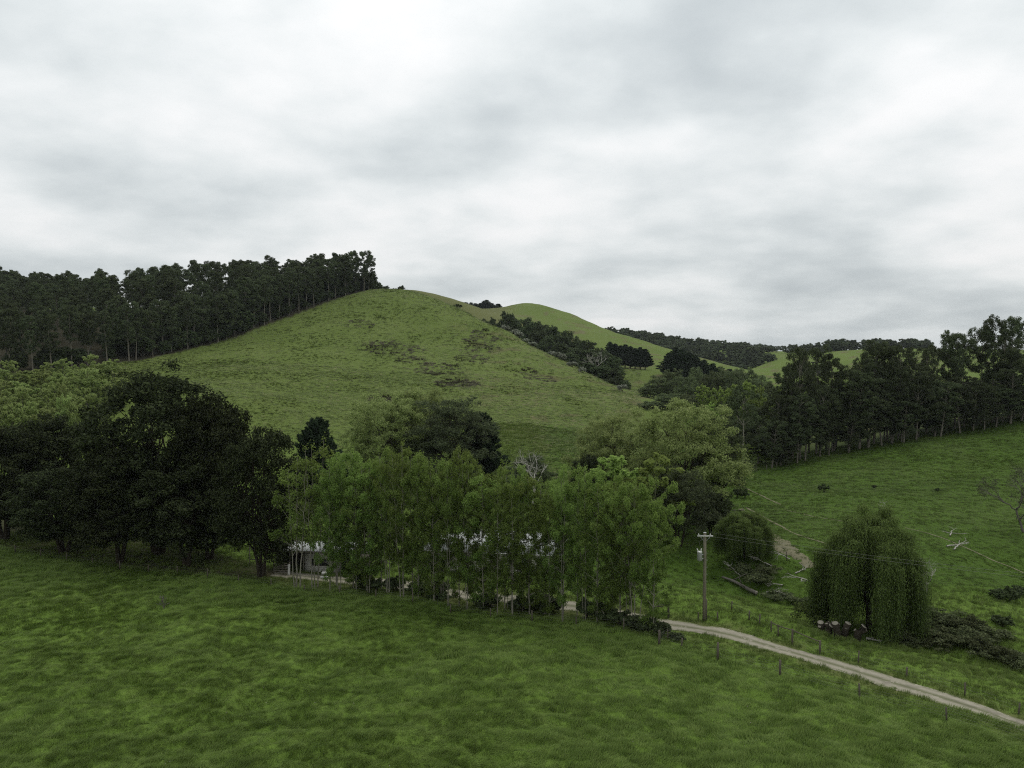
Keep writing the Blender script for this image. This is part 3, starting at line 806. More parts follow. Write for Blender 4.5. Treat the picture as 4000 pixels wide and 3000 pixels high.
# young yellow-green grove on the far left
G_Y = "yellow-green grove under the plantation"
yr = np.random.default_rng(5)
for d, t0, n, x0, x1 in ((238, 782, 11, -20, 285), (212, 806, 9, -30, 262), (188, 838, 8, -25, 235), (168, 872, 7, -30, 215)):
    for i in range(n):
        px = x0 + (x1 - x0) * (i + yr.uniform(0.2, 0.8)) / n
        tree_px('young', 'poplar_tree', px, t0 + yr.uniform(-16, 20), d + yr.uniform(-8, 8), ("fluffy yellow-green poplar in the top rank of the pale grove" if d > 225 else "fluffy yellow-green poplar in the upper middle of the pale grove" if d > 200 else "fluffy yellow-green poplar in the lower middle of the pale grove" if d > 180 else "fluffy yellow-green poplar in the lowest rank of the pale grove") + (", left half" if px < 130 else ", right half"), G_Y, 50 * yr.uniform(0.85, 1.3))

# trees behind the birches at the foot of the hill
tree_px('spiky', 'cypress_tree', 683, 905, 142, "small black cypress with ragged tips against the grassy hill", None, 100, var=0)
tree_px('willow', 'willow_tree', 850, 846, 166, "spreading pale green willow with dark upright limbs at the foot of the hill", None, 185, var=0, rot=0.6)
tree_px('willow', 'willow_tree', 905, 842, 172, "yellow-green willow top between the spreading willow and the grey-green tree", None, 130, var=2, rot=2.6)
tree_px('greyw', 'willow_tree', 975, 862, 160, "grey-green willow with bare twigs beside the dark cypress", None, 165, var=0)
tree_px('spiky', 'cypress_tree', 1035, 893, 166, "dark cypress with feathery right side behind the grey-green willow", None, 95, var=1)
tree_px('greyw', 'willow_tree', 1145, 985, 150, "low grey scrub tree around the dead white limb", None, 95, var=1)
plant('dead', 'dead_tree', at(1150, 143), pix(1150, 962, 143)[2] - at(1150, 143)[2], None, "dead white tree leaning over the birch tops", "dead tree", None, 1, 0.4)
tree_px('willow', 'willow_tree', 1480, 866, 136, "largest willow with a round pale green dome above the creek", None, 215, var=1, rot=1.0)
tree_px('willow', 'willow_tree', 1322, 896, 148, "loose pale willow left of the largest willow", None, 165, var=2, rot=3.9)
tree_px('greyw', 'willow_tree', 1555, 900, 140, "thin grey-green willow at the right side of the largest willow", None, 105, var=0, rot=2.0)
tree_px('wattle', 'cypress_tree', 1270, 985, 140, "small black bushy tree peeping over the birch tops", None, 66, var=2)
tree_px('poplar', 'poplar_tree', 1420, 985, 118, "leafy yellow-green tree between the birches and the largest willow", None, 120, var=0)
tree_px('poplar', 'poplar_tree', 1345, 985, 122, "bright bushy tree just behind the middle birches", None, 130, var=1)
tree_px('greyw', 'willow_tree', 1470, 1010, 117, "shady willow hanging over the track end behind the birches", None, 130, var=1, rot=1.0)
tree_px('wattle', 'willow_tree', 1540, 1062, 122, "dark drooping tree under the largest willow by the creek", None, 75, var=0)
tree_px('weeping', 'weeping_willow', 1612, 1108, 109, "small weeping willow beside the pole at the head of the creek", None, 108, var=1)
tree_px('weeping', 'weeping_willow', 1886, 1100, 86.5, "large weeping willow with curtains of leaves to the ground by the creek", None, 214, var=0, rot=0.0)
plant('greenbush', 'bush', hit(1765, 1350), 2.6, 4.2, "rounded green bush tucked under the left side of the large weeping willow", "bush", None)
plant('dead', 'dead_tree', at(2004, 92), 6.4, None, "leafless grey tree standing right of the large weeping willow", "dead tree", None, 1, 0.2)
plant('bareR', 'bare_tree', at(2222, 122), 10.0, None, "bare grey twiggy tree cut by the right edge of the photo", "bare tree", None, 0, 0.0)
plant('snag', 'dead_tree', hit(1913, 1125), 3.4, None, "small white forked dead tree on the slope above the large weeping willow", "dead tree", None)

# ------------------------------------------------------------------ left plantation of tall eucalypts
G_E = "tall eucalypts of the left plantation"
er = np.random.default_rng(11)
edge = [(800, 499), (700, 458), (600, 422), (500, 388), (400, 359), (290, 328), (150, 307), (-30, 292)]
ex = np.array([P2(a, d) for a, d in edge])
seg = np.concatenate(([0], np.cumsum(np.hypot(*np.diff(ex, axis=0).T))))
sp = np.arange(0, seg[-1], 7.0)
placed = []
for k, s in enumerate(sp):
    x, y = np.interp(s, seg, ex[:, 0]), np.interp(s, seg, ex[:, 1])
    x += er.uniform(-1.5, 1.5); y += er.uniform(0.5, 4)
    placed.append((x, y, 'edge', k))
tries = 0
while len(placed) < 212 and tries < 40000:
    tries += 1
    px, d = er.uniform(-50, 800), math.sqrt(er.uniform(290 ** 2, 565 ** 2))
    x, y = P2(px, d)
    if not in_poly(np.array([x]), np.array([y + 3]), PLANT_POLY)[0]: continue
    if 395 < px < 495 and d > 478: continue                       # dip in the skyline
    if all((x - q[0]) ** 2 + (y - q[1]) ** 2 > (6.8 if px > 500 else 9.6) ** 2 for q in placed): placed.append((x, y, 'in', 0))
for x, y, kind, k in placed:
    px = x / y * FPX + CX
    h = er.uniform(21, 27)
    if px < 380: h = er.uniform(20, 26) * (0.92 if y > 480 else 1.0)
    where = ("near the left edge of the photo" if px < 110 else "above the yellow-green grove" if px < 270 else "left of the skyline dip" if px < 400 else
             "below the skyline dip" if px < 500 else "on the upper slope" if px < 640 else "close to the hilltop")
    if kind == 'edge':
        lab = "last eucalypt of the left plantation, on the skyline at the hilltop" if k == 0 else "eucalypt with pale trunk on the left plantation's border, " + where
    elif y > 470: lab = "eucalypt on the crest of the left plantation, " + where
    else: lab = "dark eucalypt inside the left plantation, " + where
    if kind == 'edge' and k == 0: h = 22
    plant('eucEdge' if kind == 'edge' else 'euc', 'eucalyptus_tree', (x, y, Hs(x, y)), h, h * er.uniform(0.30, 0.40), lab, "tree", G_E)
# understorey that closes the plantation's foot
for i in range(150):
    s = er.uniform(0, seg[-1]) if i % 3 else er.uniform(0, 170); x, y = np.interp(s, seg, ex[:, 0]), np.interp(s, seg, ex[:, 1]); off = er.uniform(5, 120) if i > 55 else er.uniform(4, 14); y += off; x += off * 0.1
    hh = er.uniform(5, 8) if off < 14 else er.uniform(9, 15)
    px = x / y * FPX + CX
    if y > 470 and px < 520: continue
    plant('scrub', 'understorey_tree', (x, y, Hs(x, y)), hh, hh * er.uniform(0.75, 1.1), "low dark rounded tree under the left plantation's eucalypts, " + ("near its foot" if off < 14 else "on its left slope" if px < 300 else "in its middle" if px < 500 else "toward the hilltop"), "tree", "understorey of the left plantation")
# distant trees behind the plantation on the far left ridge
for i in range(16):
    px = -20 + i * 12.5 + er.uniform(-4, 4); d = er.uniform(640, 690)
    top = np.interp(px, [-20, 30, 60, 90, 180], [592, 588, 600, 605, 602]) + er.uniform(-4, 8)
    tree_px('far', 'ridge_tree', px, top, d, "distant tree on the far ridge at the left edge", "trees on the far left ridge", er.uniform(26, 36))

# ------------------------------------------------------------------ gully between the hills
G_G = "dark rounded trees in the gully beside the big hill"
gully = [(1052,690,560,26),(1070,688,552,34),(1097,676,548,40),(1118,690,545,36),(1142,688,528,44),(1168,696,520,50),(1192,705,505,50),(1160,715,490,46),(1185,726,470,48),
         (1222,716,492,52),(1250,730,474,52),(1284,738,458,54),(1214,742,446,46),(1246,752,440,50),(1276,756,436,56),(1306,760,432,50),(1324,772,424,46),(1240,775,415,34),
         (1270,785,402,40),(1300,790,396,46),(1322,796,392,40),(1336,812,380,34),(1350,822,372,26),(1318,818,372,28),(1200,762,424,34),(1226,762,424,40)]
for i, (px, top, d, w) in enumerate(gully):
    lab = "small dark tree at the lower end of the gully beside the big hill" if i in (21, 22, 23) else "dark rounded tree in the wooded gully behind the big hill, " + ("upper end" if px < 1130 else "upper middle" if px < 1215 else "lower middle" if px < 1290 else "beside the windbreak")
    tree_px('scrub', 'gully_tree', px, top, d, lab, G_G, w)
plant('dead', 'dead_tree', at(1288, 405), 15, None, "dead pale tree standing among the gully trees", "dead tree", None, 1)
plant('dead', 'dead_tree', at(1068, 545), 14, None, "leafless pale tree at the top of the gully beneath the dome hill", "dead tree", None, 1)
fl = [(1088, 712), (1095, 716), (1112, 729), (1122, 735), (1136, 741), (1150, 749), (1192, 768), (1200, 776), (1214, 783), (1236, 795), (1258, 803), (868, 628), (988, 662), (1344, 838)]
for px, py in fl:
    d = float(np.interp(px, [860, 900, 1000, 1100, 1200, 1300, 1390], [508, 503, 473, 443, 403, 353, 303])) + 4
    g = at(px, d)
    plant('flower' if px not in (868, 988) else 'bush', 'bush', g, RNG.uniform(2.4, 3.8), RNG.uniform(3, 5), "pale flowering bush along the right crest of the big hill" if px not in (868, 988) else "dark bush on the top of the big hill's skyline", "bush", "bushes along the crest of the big hill")

# cypress windbreak rows on the small green flat
for i in range(8):
    tree_px('cypress', 'cypress_tree', 1318 + i * 10.8, 739 + 1.9 * i + (i % 3) * 2, 522 - i, ORD[i] + " black cypress from the left in the windbreak row on the small flat" if i < 7 else "rightmost cypress of the windbreak row on the small green flat", "cypress windbreak row", 32)
for i, (px, top) in enumerate([(1447, 762), (1460, 752), (1474, 756), (1488, 762), (1503, 770), (1520, 778), (1538, 786), (1556, 793), (1575, 798), (1594, 800)]):
    tree_px('cypress', 'pine_tree', px, top, 478 - i * 6, ORD[i] + " dark pine from the left in the clump right of the small flat", "dark pine clump", 44)

# ------------------------------------------------------------------ middle trees between the flat and the right stand
G_M = "dark rounded gums in the middle valley"
for px, top, d, w in [(1402,832,330,50),(1425,812,332,56),(1452,798,338,56),(1484,812,322,50),(1508,795,352,54),(1532,803,340,50),(1560,795,345,56),(1590,800,335,50),(1618,796,345,56),(1640,812,330,50),
                      (1470,850,300,60),(1440,850,295,56),(1410,866,290,48),(1500,856,285,56),(1540,846,280,52),(1575,856,262,56),(1660,826,300,56),(1640,850,262,60),(1560,900,235,60),(1600,905,235,66),(1640,905,235,66),(1675,880,240,64)]:
    tree_px('gumR', 'gum_tree', px, top, d, "dark rounded gum in the thicket behind the largest willow, " + ("left end" if px < 1445 else "left middle" if px < 1520 else "centre" if px < 1595 else "right end"), G_M, w)
for px, top, d, w in [(1522,832,276,44),(1535,872,255,44),(1592,832,255,48),(1620,824,258,50),(1642,836,250,40),(1690,836,235,52),(1680,872,228,46),(1612,960,203,50),(1655,960,206,46),(1560,838,262,40),(1500,880,262,44),(1715,905,226,40)]:
    tree_px('poplar', 'poplar_tree', px, top, d, "bright green poplar shining between the dark gums of the middle valley", "bright poplars in the middle valley", w)

# ------------------------------------------------------------------ tall eucalypt stand on the right
G_R = "tall eucalypt stand above the right paddock"
tree_px('eucTall', 'eucalyptus_tree', 1606, 835, 190, "lone tall eucalypt with a straight pale trunk at the left end of the right stand", None, 66, var=0)
rr = np.random.default_rng(23)
def whereR(px):
    return ("by its left end" if px < 1740 else "near the broad branching one" if px < 1850 else "left of its middle" if px < 1950 else "right of its middle" if px < 2060 else "below the tallest tree" if px < 2160 else "by the right edge")
rx = [1640, 1680, 1705, 1730, 1765, 1800, 1835, 1860, 1890, 1920, 1950, 1985, 2015, 2045, 2065, 2085, 2120, 2145, 2168, 2192, 2215, 2260, 2300]
ry = [880, 850, 790, 752, 746, 765, 790, 762, 736, 742, 748, 752, 746, 722, 714, 735, 706, 682, 702, 684, 690, 700, 700]
hero = {1765: "broad dark eucalypt with pale branching trunk at the left of the right stand", 2145: "tallest eucalypt of the right stand with an open crown against the sky", 2192: "open-crowned eucalypt beside the tallest one near the right edge"}
for x_, y_ in zip(rx, ry):
    d = float(np.interp(x_, [1560, 1700, 1900, 2212, 2300], [196, 204, 214, 226, 228])) + rr.uniform(-3, 8)
    tree_px('eucHead' if x_ > 2030 or x_ in (1765, 1835) else 'eucR', 'eucalyptus_tree', x_, y_, d, hero.get(x_, "tall dark eucalypt on the skyline of the right stand, " + whereR(x_)), G_R, rr.uniform(54, 72))
k = 0
for row, off in ((0, -2), (1, 9), (2, 22)):
    for px in np.arange(1665 + row * 7, 2300, 27 if row == 0 else 34):
        px2 = px + rr.uniform(-9, 9)
        d = float(np.interp(px2, [1560, 1700, 1900, 2212, 2300], [192, 201, 211, 222, 224])) + off + rr.uniform(-2, 3)
        top = np.interp(px2, rx, ry) + rr.uniform(34, 130) + 30 * (px2 > 2030)
        lab = ("eucalypt on the grassy front edge of the right stand, " if row == 0 else "dark eucalypt inside the right stand, ") + whereR(px2)
        tree_px('eucR', 'eucalyptus_tree', px2, top, d, lab, G_R, rr.uniform(52, 78))

# ------------------------------------------------------------------ far tree belts
fr = np.random.default_rng(31)
def belt(n, pxs, d0, d1, h, w, lab, group, key='far', clip=None):
    for i in range(n):
        px = fr.uniform(*pxs); d = fr.uniform(d0, d1)
        g = at(px, d); g[2] -= 1.8
        plant(key, 'far_tree', g, h * fr.uniform(0.75, 1.2), w * fr.uniform(0.8, 1.3), lab, "tree", group)
belt(60, (1312, 1470), 950, 1165, 14, 14, "far dark tree on the wooded slope behind the dome hill, upper part", "far wood behind the dome hill")
belt(70, (1430, 1610), 920, 1190, 14, 14, "far dark tree on the wooded slope behind the dome hill, lower part", "far wood behind the dome hill")
belt(26, (1470, 1690), 1400, 1560, 12, 16, "far tree on the long ridge at the horizon", "trees on the horizon ridge")
belt(40, (1500, 1665), 790, 900, 10, 11, "small far tree in the wooded fold below the far slope", "trees in the far fold")
belt(14, (1600, 1640), 850, 880, 17, 14, "far dark clump tree above the pale far paddock", "far clump above the pale paddock")
belt(15, (1640, 1790), 930, 1080, 11, 12, "far tree on the skyline above the pale far paddock", "skyline trees above the pale paddock")
belt(40, (1765, 2010), 925, 990, 14, 14, "far tree on the wooded skyline behind the right stand", "far skyline behind the right stand")
belt(34, (962, 1078), 900, 950, 11, 12, "far tree in the dark belt left of the dome hill", "far belt left of the dome hill", 'farcon')
belt(8, (1690, 1770), 660, 710, 10, 11, "small far tree at the foot of the pale far paddock", "trees at the foot of the pale paddock")

# ------------------------------------------------------------------ bushes and brambles
G_BR = "bramble thicket along the creek"
br = np.random.default_rng(41)
for px, py in [(1640,1266),(1690,1296),(1600,1240),(1740,1314),(1655,1240),(1990,1365),(2020,1375),(2050,1385),(2080,1395),(2110,1405),(2140,1420),(2170,1432),(2200,1445),(2030,1345),(2065,1350),(2095,1365),(2130,1385),(2010,1400),(2230,1440),(1930,1385),(1960,1392)]:
    g = hit(px, py)
    plant('bramble', 'bramble_bush', g, br.uniform(0.7, 1.6), br.uniform(2.4, 4.6), "low dark bramble by the fallen logs in the creek bed" if px < 1800 else "dark bramble in the thicket right of the large weeping willow", "bush", G_BR)
for px, py, h, w, lab in [(1593,1076,2.0,1.6,"left of two small dark shrubs beside the worn cattle tracks"),(1609,1078,2.0,1.6,"right of two small dark shrubs beside the worn cattle tracks"),
        (1780,1064,1.6,1.8,"single round dark shrub in the middle of the right paddock"),(2157,1296,1.3,1.8,"left of two dark shrubs low in the right paddock"),(2182,1298,1.7,1.9,"right of two dark shrubs low in the right paddock"),
        (2165,1360,1.3,1.8,"dark shrub above the bramble thicket near the right edge"),(1888,1055,0.7,1.0,"tiny dark tuft right of the round shrub on the right paddock"),
        (2025,1062,0.7,1.0,"tiny dark tuft high on the right paddock"),(2205,1285,1.0,2.0,"low dark shrub at the right edge of the right paddock")]:
    plant('bush', 'shrub', hit(px, py), h, w, lab, "shrub")
# patches of bracken on the flank of the big hill: centre pixel and half sizes in metres along and across
BRACKEN = [(hit(cx, cy), rx_, ry_) for cx, cy, rx_, ry_ in [(845, 752, 16, 18), (1035, 742, 11, 24), (940, 795, 13, 14), (985, 828, 9, 10), (1140, 808, 7, 12), (890, 775, 9, 10), (1020, 775, 10, 14), (1180, 820, 6, 9), (830, 862, 7, 8), (780, 700, 7, 9)]]

# ------------------------------------------------------------------ grass
M_TUFT = {}
def mat_tuft(name, dry, gain=1.0):
    m, _, _ = new_mat(name); t = NT(m); P = t.pos()
    fac = grass_colour(t, P)
    r = t.rnd()
    fac = t.math('ADD', t.math('MULTIPLY', fac, 0.55), t.math('MULTIPLY', r, 0.45))
    c = t.mix(dry, t.ramp(fac, GRASS_LUSH), t.ramp(fac, GRASS_DRY))
    tip = t.attr('tip')
    c = t.mix(t.math('MULTIPLY', tip, 0.45), c, t.mix(0.5, c, (0.20, 0.24, 0.075, 1)))
    if gain != 1.0: c = t.mix(1.0, c, (gain, gain, gain, 1), 'MULTIPLY')
    p = t.node('ShaderNodeBsdfPrincipled', {'Base Color': c, 'Roughness': 0.7, 'Specular IOR Level': 0.15})
    tr = t.node('ShaderNodeBsdfTranslucent', {'Color': c})
    t.out(t.node('ShaderNodeMixShader', {0: 0.3, 1: p.outputs[0], 2: tr.outputs[0]}).outputs[0])
    return m
def tuft_mesh(name, seed, mat, blades=22, rad=0.22, h=0.38, width=0.035, lean=0.55):
    rng = np.random.default_rng(seed)
    V, F, T = [], [], []
    for i in range(blades):
        a = rng.uniform(0, 6.28); r0 = rad * math.sqrt(rng.uniform()); b = np.array((math.cos(a) * r0, math.sin(a) * r0, -0.03))
        hh = h * rng.uniform(0.55, 1.15)
        d = np.array((math.cos(a), math.sin(a), 0)) * rng.uniform(0, 0.35) + np.array((1, 0.25, 0)) * lean * rng.uniform(0.5, 1.3)
        wv = np.cross(unit(d + (1e-3, 0, 0)), (0, 0, 1.0)) * width * rng.uniform(0.6, 1.2)
        m1 = b + d * hh * 0.35 + (0, 0, hh * 0.62); t1 = b + d * hh + (0, 0, hh * rng.uniform(0.75, 1.0))
        o = len(V)
        V += [b - wv / 2, b + wv / 2, m1 + wv * 0.4, m1 - wv * 0.4, t1, t1 + wv * 0.02]; T += [0, 0, 0.5, 0.5, 1, 1]
        F += [(o, o + 1, o + 2, o + 3), (o + 3, o + 2, o + 5, o + 4)]
    return mesh_np(name, np.array(V), np.array(F), mat, False, dict(tip=np.array(T)))
def scatter(name, pts, rotz, scl, tuft_me, label, cat, mat):
    """grass: one object; a tuft at every point"""
    me = bpy.data.meshes.new(name)
    me.vertices.add(len(pts)); me.vertices.foreach_set('co', np.asarray(pts, np.float32).ravel())
    a = me.attributes.new('rz', 'FLOAT', 'POINT'); a.data.foreach_set('value', np.asarray(rotz, np.float32))
    a = me.attributes.new('sc', 'FLOAT_VECTOR', 'POINT'); a.data.foreach_set('vector', np.asarray(scl, np.float32).ravel())
    me.materials.append(mat)
    o = link(name, me, kind="stuff", label=label, category=cat)
    src = bpy.data.objects.new(name + "_tuft", tuft_me)
    ng = bpy.data.node_groups.new(name, 'GeometryNodeTree')
    ng.interface.new_socket('Geometry', in_out='INPUT', socket_type='NodeSocketGeometry')
    ng.interface.new_socket('Geometry', in_out='OUTPUT', socket_type='NodeSocketGeometry')
    N, Lk = ng.nodes, ng.links
    gi, go = N.new('NodeGroupInput'), N.new('NodeGroupOutput')
    m2p = N.new('GeometryNodeMeshToPoints'); iop = N.new('GeometryNodeInstanceOnPoints')
    oi = N.new('GeometryNodeObjectInfo'); oi.inputs['Object'].default_value = src
    at1 = N.new('GeometryNodeInputNamedAttribute'); at1.data_type = 'FLOAT'; at1.inputs['Name'].default_value = 'rz'
    at2 = N.new('GeometryNodeInputNamedAttribute'); at2.data_type = 'FLOAT_VECTOR'; at2.inputs['Name'].default_value = 'sc'
    cmb = N.new('ShaderNodeCombineXYZ')
    Lk.new(gi.outputs[0], m2p.inputs[0]); Lk.new(m2p.outputs[0], iop.inputs['Points'])
    Lk.new(oi.outputs['Geometry'], iop.inputs['Instance'])
    Lk.new(at1.outputs[0], cmb.inputs[2]); Lk.new(cmb.outputs[0], iop.inputs['Rotation'])
    Lk.new(at2.outputs[0], iop.inputs['Scale']); Lk.new(iop.outputs[0], go.inputs[0])
    md = o.modifiers.new('grass', 'NODES'); md.node_group = ng
    return o
MT0, MT1 = mat_tuft("grass lush", 0.0), mat_tuft("grass rough", 0.75)
gr = np.random.default_rng(8)
def sample(d0, d1, dens, margin=1.12):
    """points over the ground between two distances, within the view and a margin"""
    k = 0.66 * margin
    area = k * (d1 * d1 - d0 * d0); n = int(area * dens)
    y = np.sqrt(gr.uniform(d0 * d0, d1 * d1, n)); x = gr.uniform(-k, k, n) * y
    return x, y
def finish(x, y, s0, hvar, wind, seed):
    z = H(x, y)
    cl = fbm(x + 0.5 * y, y * 1.4, 1.7, 3, seed)                    # clumps
    s = s0 * gr.uniform(0.75, 1.25, len(x)); hgt = s * (1 - hvar + 2 * hvar * smooth(0.35, 0.68, cl))
    rz = wind + gr.normal(0, 0.55, len(x)) + (fbm(x, y, 12.0, 2, seed + 3) - 0.5) * 3.0
    return np.stack((x, y, z), -1), rz, np.stack((s, s, hgt), -1)
# near paddock
X, Y = [], []
for d0, d1, dn in ((47, 60, 26), (60, 76, 20), (76, 95, 14), (95, 130, 9)):
    x, y = sample(d0, d1, dn)
    keep = y < np.interp(x, FENCE_X, FENCE_Y) + 1.0
    X.append(x[keep]); Y.append(y[keep])
x, y = np.concatenate(X), np.concatenate(Y)
p, rz, sc = finish(x, y, 1.0, 0.5, 0.3, 51)
sc = sc * (1 + 0.35 * smooth(60, 110, y))[:, None]
scatter('paddock_grass', p, rz, sc, tuft_mesh("tuft", 1, MT0, 16, 0.24, 0.27, 0.026, 0.8), "lush wind-combed grass of the near paddock", "grass", MT0)
# rough grass by the road, creek and yard, and the right paddock
X, Y = [], []
for d0, d1, dn in ((55, 90, 8), (90, 130, 6.0), (130, 230, 4.5)):
    x, y = sample(d0, d1, dn)
    keep = (y > np.interp(x, FENCE_X, FENCE_Y) + 0.3) & (road_dist(x, y) > 1.25 + 0.5 * fbm(x, y, 2.5, 2, 90)) & ((x > -40) | (y < 125))
    X.append(x[keep]); Y.append(y[keep])
x, y = np.concatenate(X), np.concatenate(Y)
p, rz, sc = finish(x, y, 1.0, 0.5, -0.4, 61)
sc = sc * (0.80 + 0.32 * smooth(100, 200, y))[:, None]
rgt = (x > 8) & (y > 98)
scatter('valley_grass', p[rgt], rz[rgt], sc[rgt] * (1, 1, 0.6), tuft_mesh("tuft", 2, mat_tuft("grass paddock", 0.0, 0.68), 14, 0.34, 0.34, 0.05, 0.5), "short grass of the right paddock", "grass", MT0)
scatter('verge_grass', p[~rgt], rz[~rgt], sc[~rgt], tuft_mesh("tuft", 3, mat_tuft("grass verge", 0.42), 14, 0.28, 0.42, 0.042, 0.45), "rough grass along the road and creek", "grass", MT1)
# tussocks on the big hill and beyond
x, y = sample(165, 330, 1.15); x2, y2 = sample(330, 560, 0.4)
x, y = np.concatenate((x, x2)), np.concatenate((y, y2))
keep = (x < 0.165 * y) & ~in_poly(x, y, PLANT_POLY) & ~((x < -0.48 * y) & (y < 260))
x, y = x[keep], y[keep]
p, rz, sc = finish(x, y, 1.0, 0.5, 0.2, 71)
sc = sc * (1.0 + 0.7 * smooth(200, 480, y))[:, None] * (1.25, 1.25, 0.55)
th_ = np.arctan2(p[:, 0], p[:, 1])
stw = gr.uniform(size=len(p)) < 0.10 + 0.42 * smooth(-0.16, 0.06, th_) * smooth(0.35, 0.6, fbm(p[:, 0], p[:, 1], 22.0, 3, 95))
m_, _, _ = new_mat("dry grass"); t_ = NT(m_)
t_.principled(t_.mix(t_.rnd(), (0.13, 0.125, 0.055, 1), (0.27, 0.25, 0.13, 1)), 0.9)
mk = np.zeros(len(p))
for (bx, by, bz), ra, rb in BRACKEN:
    mk = np.maximum(mk, np.exp(-(((p[:, 0] - bx) / ra) ** 2 + ((p[:, 1] - by) / rb) ** 2)))
brk = gr.uniform(size=len(p)) < 0.95 * smooth(0.30, 0.62, mk * 0.75 + 0.5 * (fbm(p[:, 0], p[:, 1], 7.0, 3, 97) - 0.35))
stw &= ~brk
mb_, _, _ = new_mat("bracken"); t_ = NT(mb_)
t_.principled(t_.mix(t_.rnd(), (0.050, 0.048, 0.026, 1), (0.125, 0.112, 0.070, 1)), 0.9)
grn = ~stw & ~brk
scatter('hill_grass', p[grn], rz[grn], sc[grn], tuft_mesh("tuft", 4, MT1, 14, 0.42, 0.40, 0.09, 0.8), "tussocky green grass of the big hill", "grass", MT1)
scatter('dry_grass', p[stw], rz[stw], sc[stw] * 0.9, tuft_mesh("tuft", 5, m_, 14, 0.42, 0.40, 0.07, 0.8), "straw-coloured grass on the right flank of the big hill", "grass", m_)
scatter('bracken', p[brk], rz[brk], sc[brk] * (1.3, 1.3, 1.8), tuft_mesh("tuft", 6, mb_, 16, 0.45, 0.42, 0.10, 0.5), "grey-brown bracken patches on the face of the big hill", "bracken", mb_)

# ------------------------------------------------------------------ built things
def boxes(name, specs, mat, parent=None, bevel=0.0, **props):
    """specs: (centre, size, rot_z) joined into one mesh"""
    V, F = [], []
    for c, sz, rz in specs:
        o = len(V); cs, sn = math.cos(rz), math.sin(rz)
        for dx in (-.5, .5):
            for dy in (-.5, .5):
                for dz in (-.5, .5):
                    x, y = dx * sz[0], dy * sz[1]
                    V.append((c[0] + x * cs - y * sn, c[1] + x * sn + y * cs, c[2] + dz * sz[2]))
        F += [tuple(o + i for i in f) for f in ((0, 1, 3, 2), (4, 6, 7, 5), (0, 4, 5, 1), (2, 3, 7, 6), (0, 2, 6, 4), (1, 5, 7, 3))]
    me = mesh_np(name, np.array(V), np.array(F), mat)
    ob = link(name, me, parent, **props)
    if bevel:
        b = ob.modifiers.new('bevel', 'BEVEL'); b.width = bevel; b.segments = 1
    return ob
def tubes(name, paths, mat, parent=None, sides=8, cap=True, **props):
    out = []
    for P, R in paths:
        P = np.asarray(P, float); R = np.broadcast_to(np.asarray(R, float), (len(P),)).copy()
        if cap:
            P = np.concatenate((P[:1], P, P[-1:])); 
            P[0] -= unit(P[2] - P[1]) * 1e-3; P[-1] += unit(P[-2] - P[-3]) * 1e-3
            R = np.concatenate(([1e-4], R, [1e-4]))
        out.append((P, R))
    return link(name, tube_mesh(name, out, mat, sides), parent, **props)
def mat_plain(name, a, b, rough=0.7, scale=4.0, spec=0.2, metal=0.0, stretch=(1, 1, 1)):
    m, _, _ = new_mat(name); t = NT(m)
    n = t.noise(t.mapping(t.pos(), stretch), scale, 5.0, 0.65, 0.2)
    t.principled(t.mix(n, (*a, 1), (*b, 1)), rough, n, 0.25, 0.02, spec, metal)
    return m
M_POST = mat_plain("grey fence timber", (0.055, 0.047, 0.036), (0.15, 0.13, 0.10), 0.9, 5, 0.1, 0, (1, 1, 0.2))
M_POLE = mat_plain("weathered pole timber", (0.10, 0.088, 0.062), (0.27, 0.245, 0.18), 0.85, 4, 0.1, 0, (1.5, 1.5, 0.12))
M_WIRE = mat_plain("galvanised wire", (0.12, 0.12, 0.11), (0.2, 0.2, 0.19), 0.5, 3, 0.5, 0.4)
M_GALV = mat_plain("galvanised steel", (0.30, 0.31, 0.31), (0.46, 0.47, 0.47), 0.5, 3, 0.4, 0.3)
M_PORC = mat_plain("pale insulator", (0.55, 0.54, 0.50), (0.72, 0.71, 0.68), 0.4, 6, 0.5)
M_TANK = mat_plain("transformer paint", (0.20, 0.21, 0.19), (0.30, 0.31, 0.28), 0.5, 3, 0.4)
M_ROOF = mat_plain("pale iron roof", (0.24, 0.25, 0.245), (0.44, 0.45, 0.44), 0.55, 0.9, 0.3, 0.0, (1, 1, 1))
M_WALLW = mat_plain("pale weatherboard", (0.36, 0.35, 0.31), (0.60, 0.58, 0.53), 0.8, 2.0)
M_WALLB = mat_plain("weathered boards", (0.10, 0.09, 0.07), (0.22, 0.20, 0.165), 0.9, 3.0)
M_DARKW = mat_plain("dark timber", (0.035, 0.03, 0.024), (0.08, 0.07, 0.055), 0.9, 3.0)
M_GLASS = mat_plain("dark window glass", (0.02, 0.022, 0.024), (0.035, 0.038, 0.04), 0.08, 1.0, 0.6)
M_CUT = mat_plain("fresh cut wood", (0.16, 0.14, 0.105), (0.36, 0.33, 0.27), 0.9, 5)

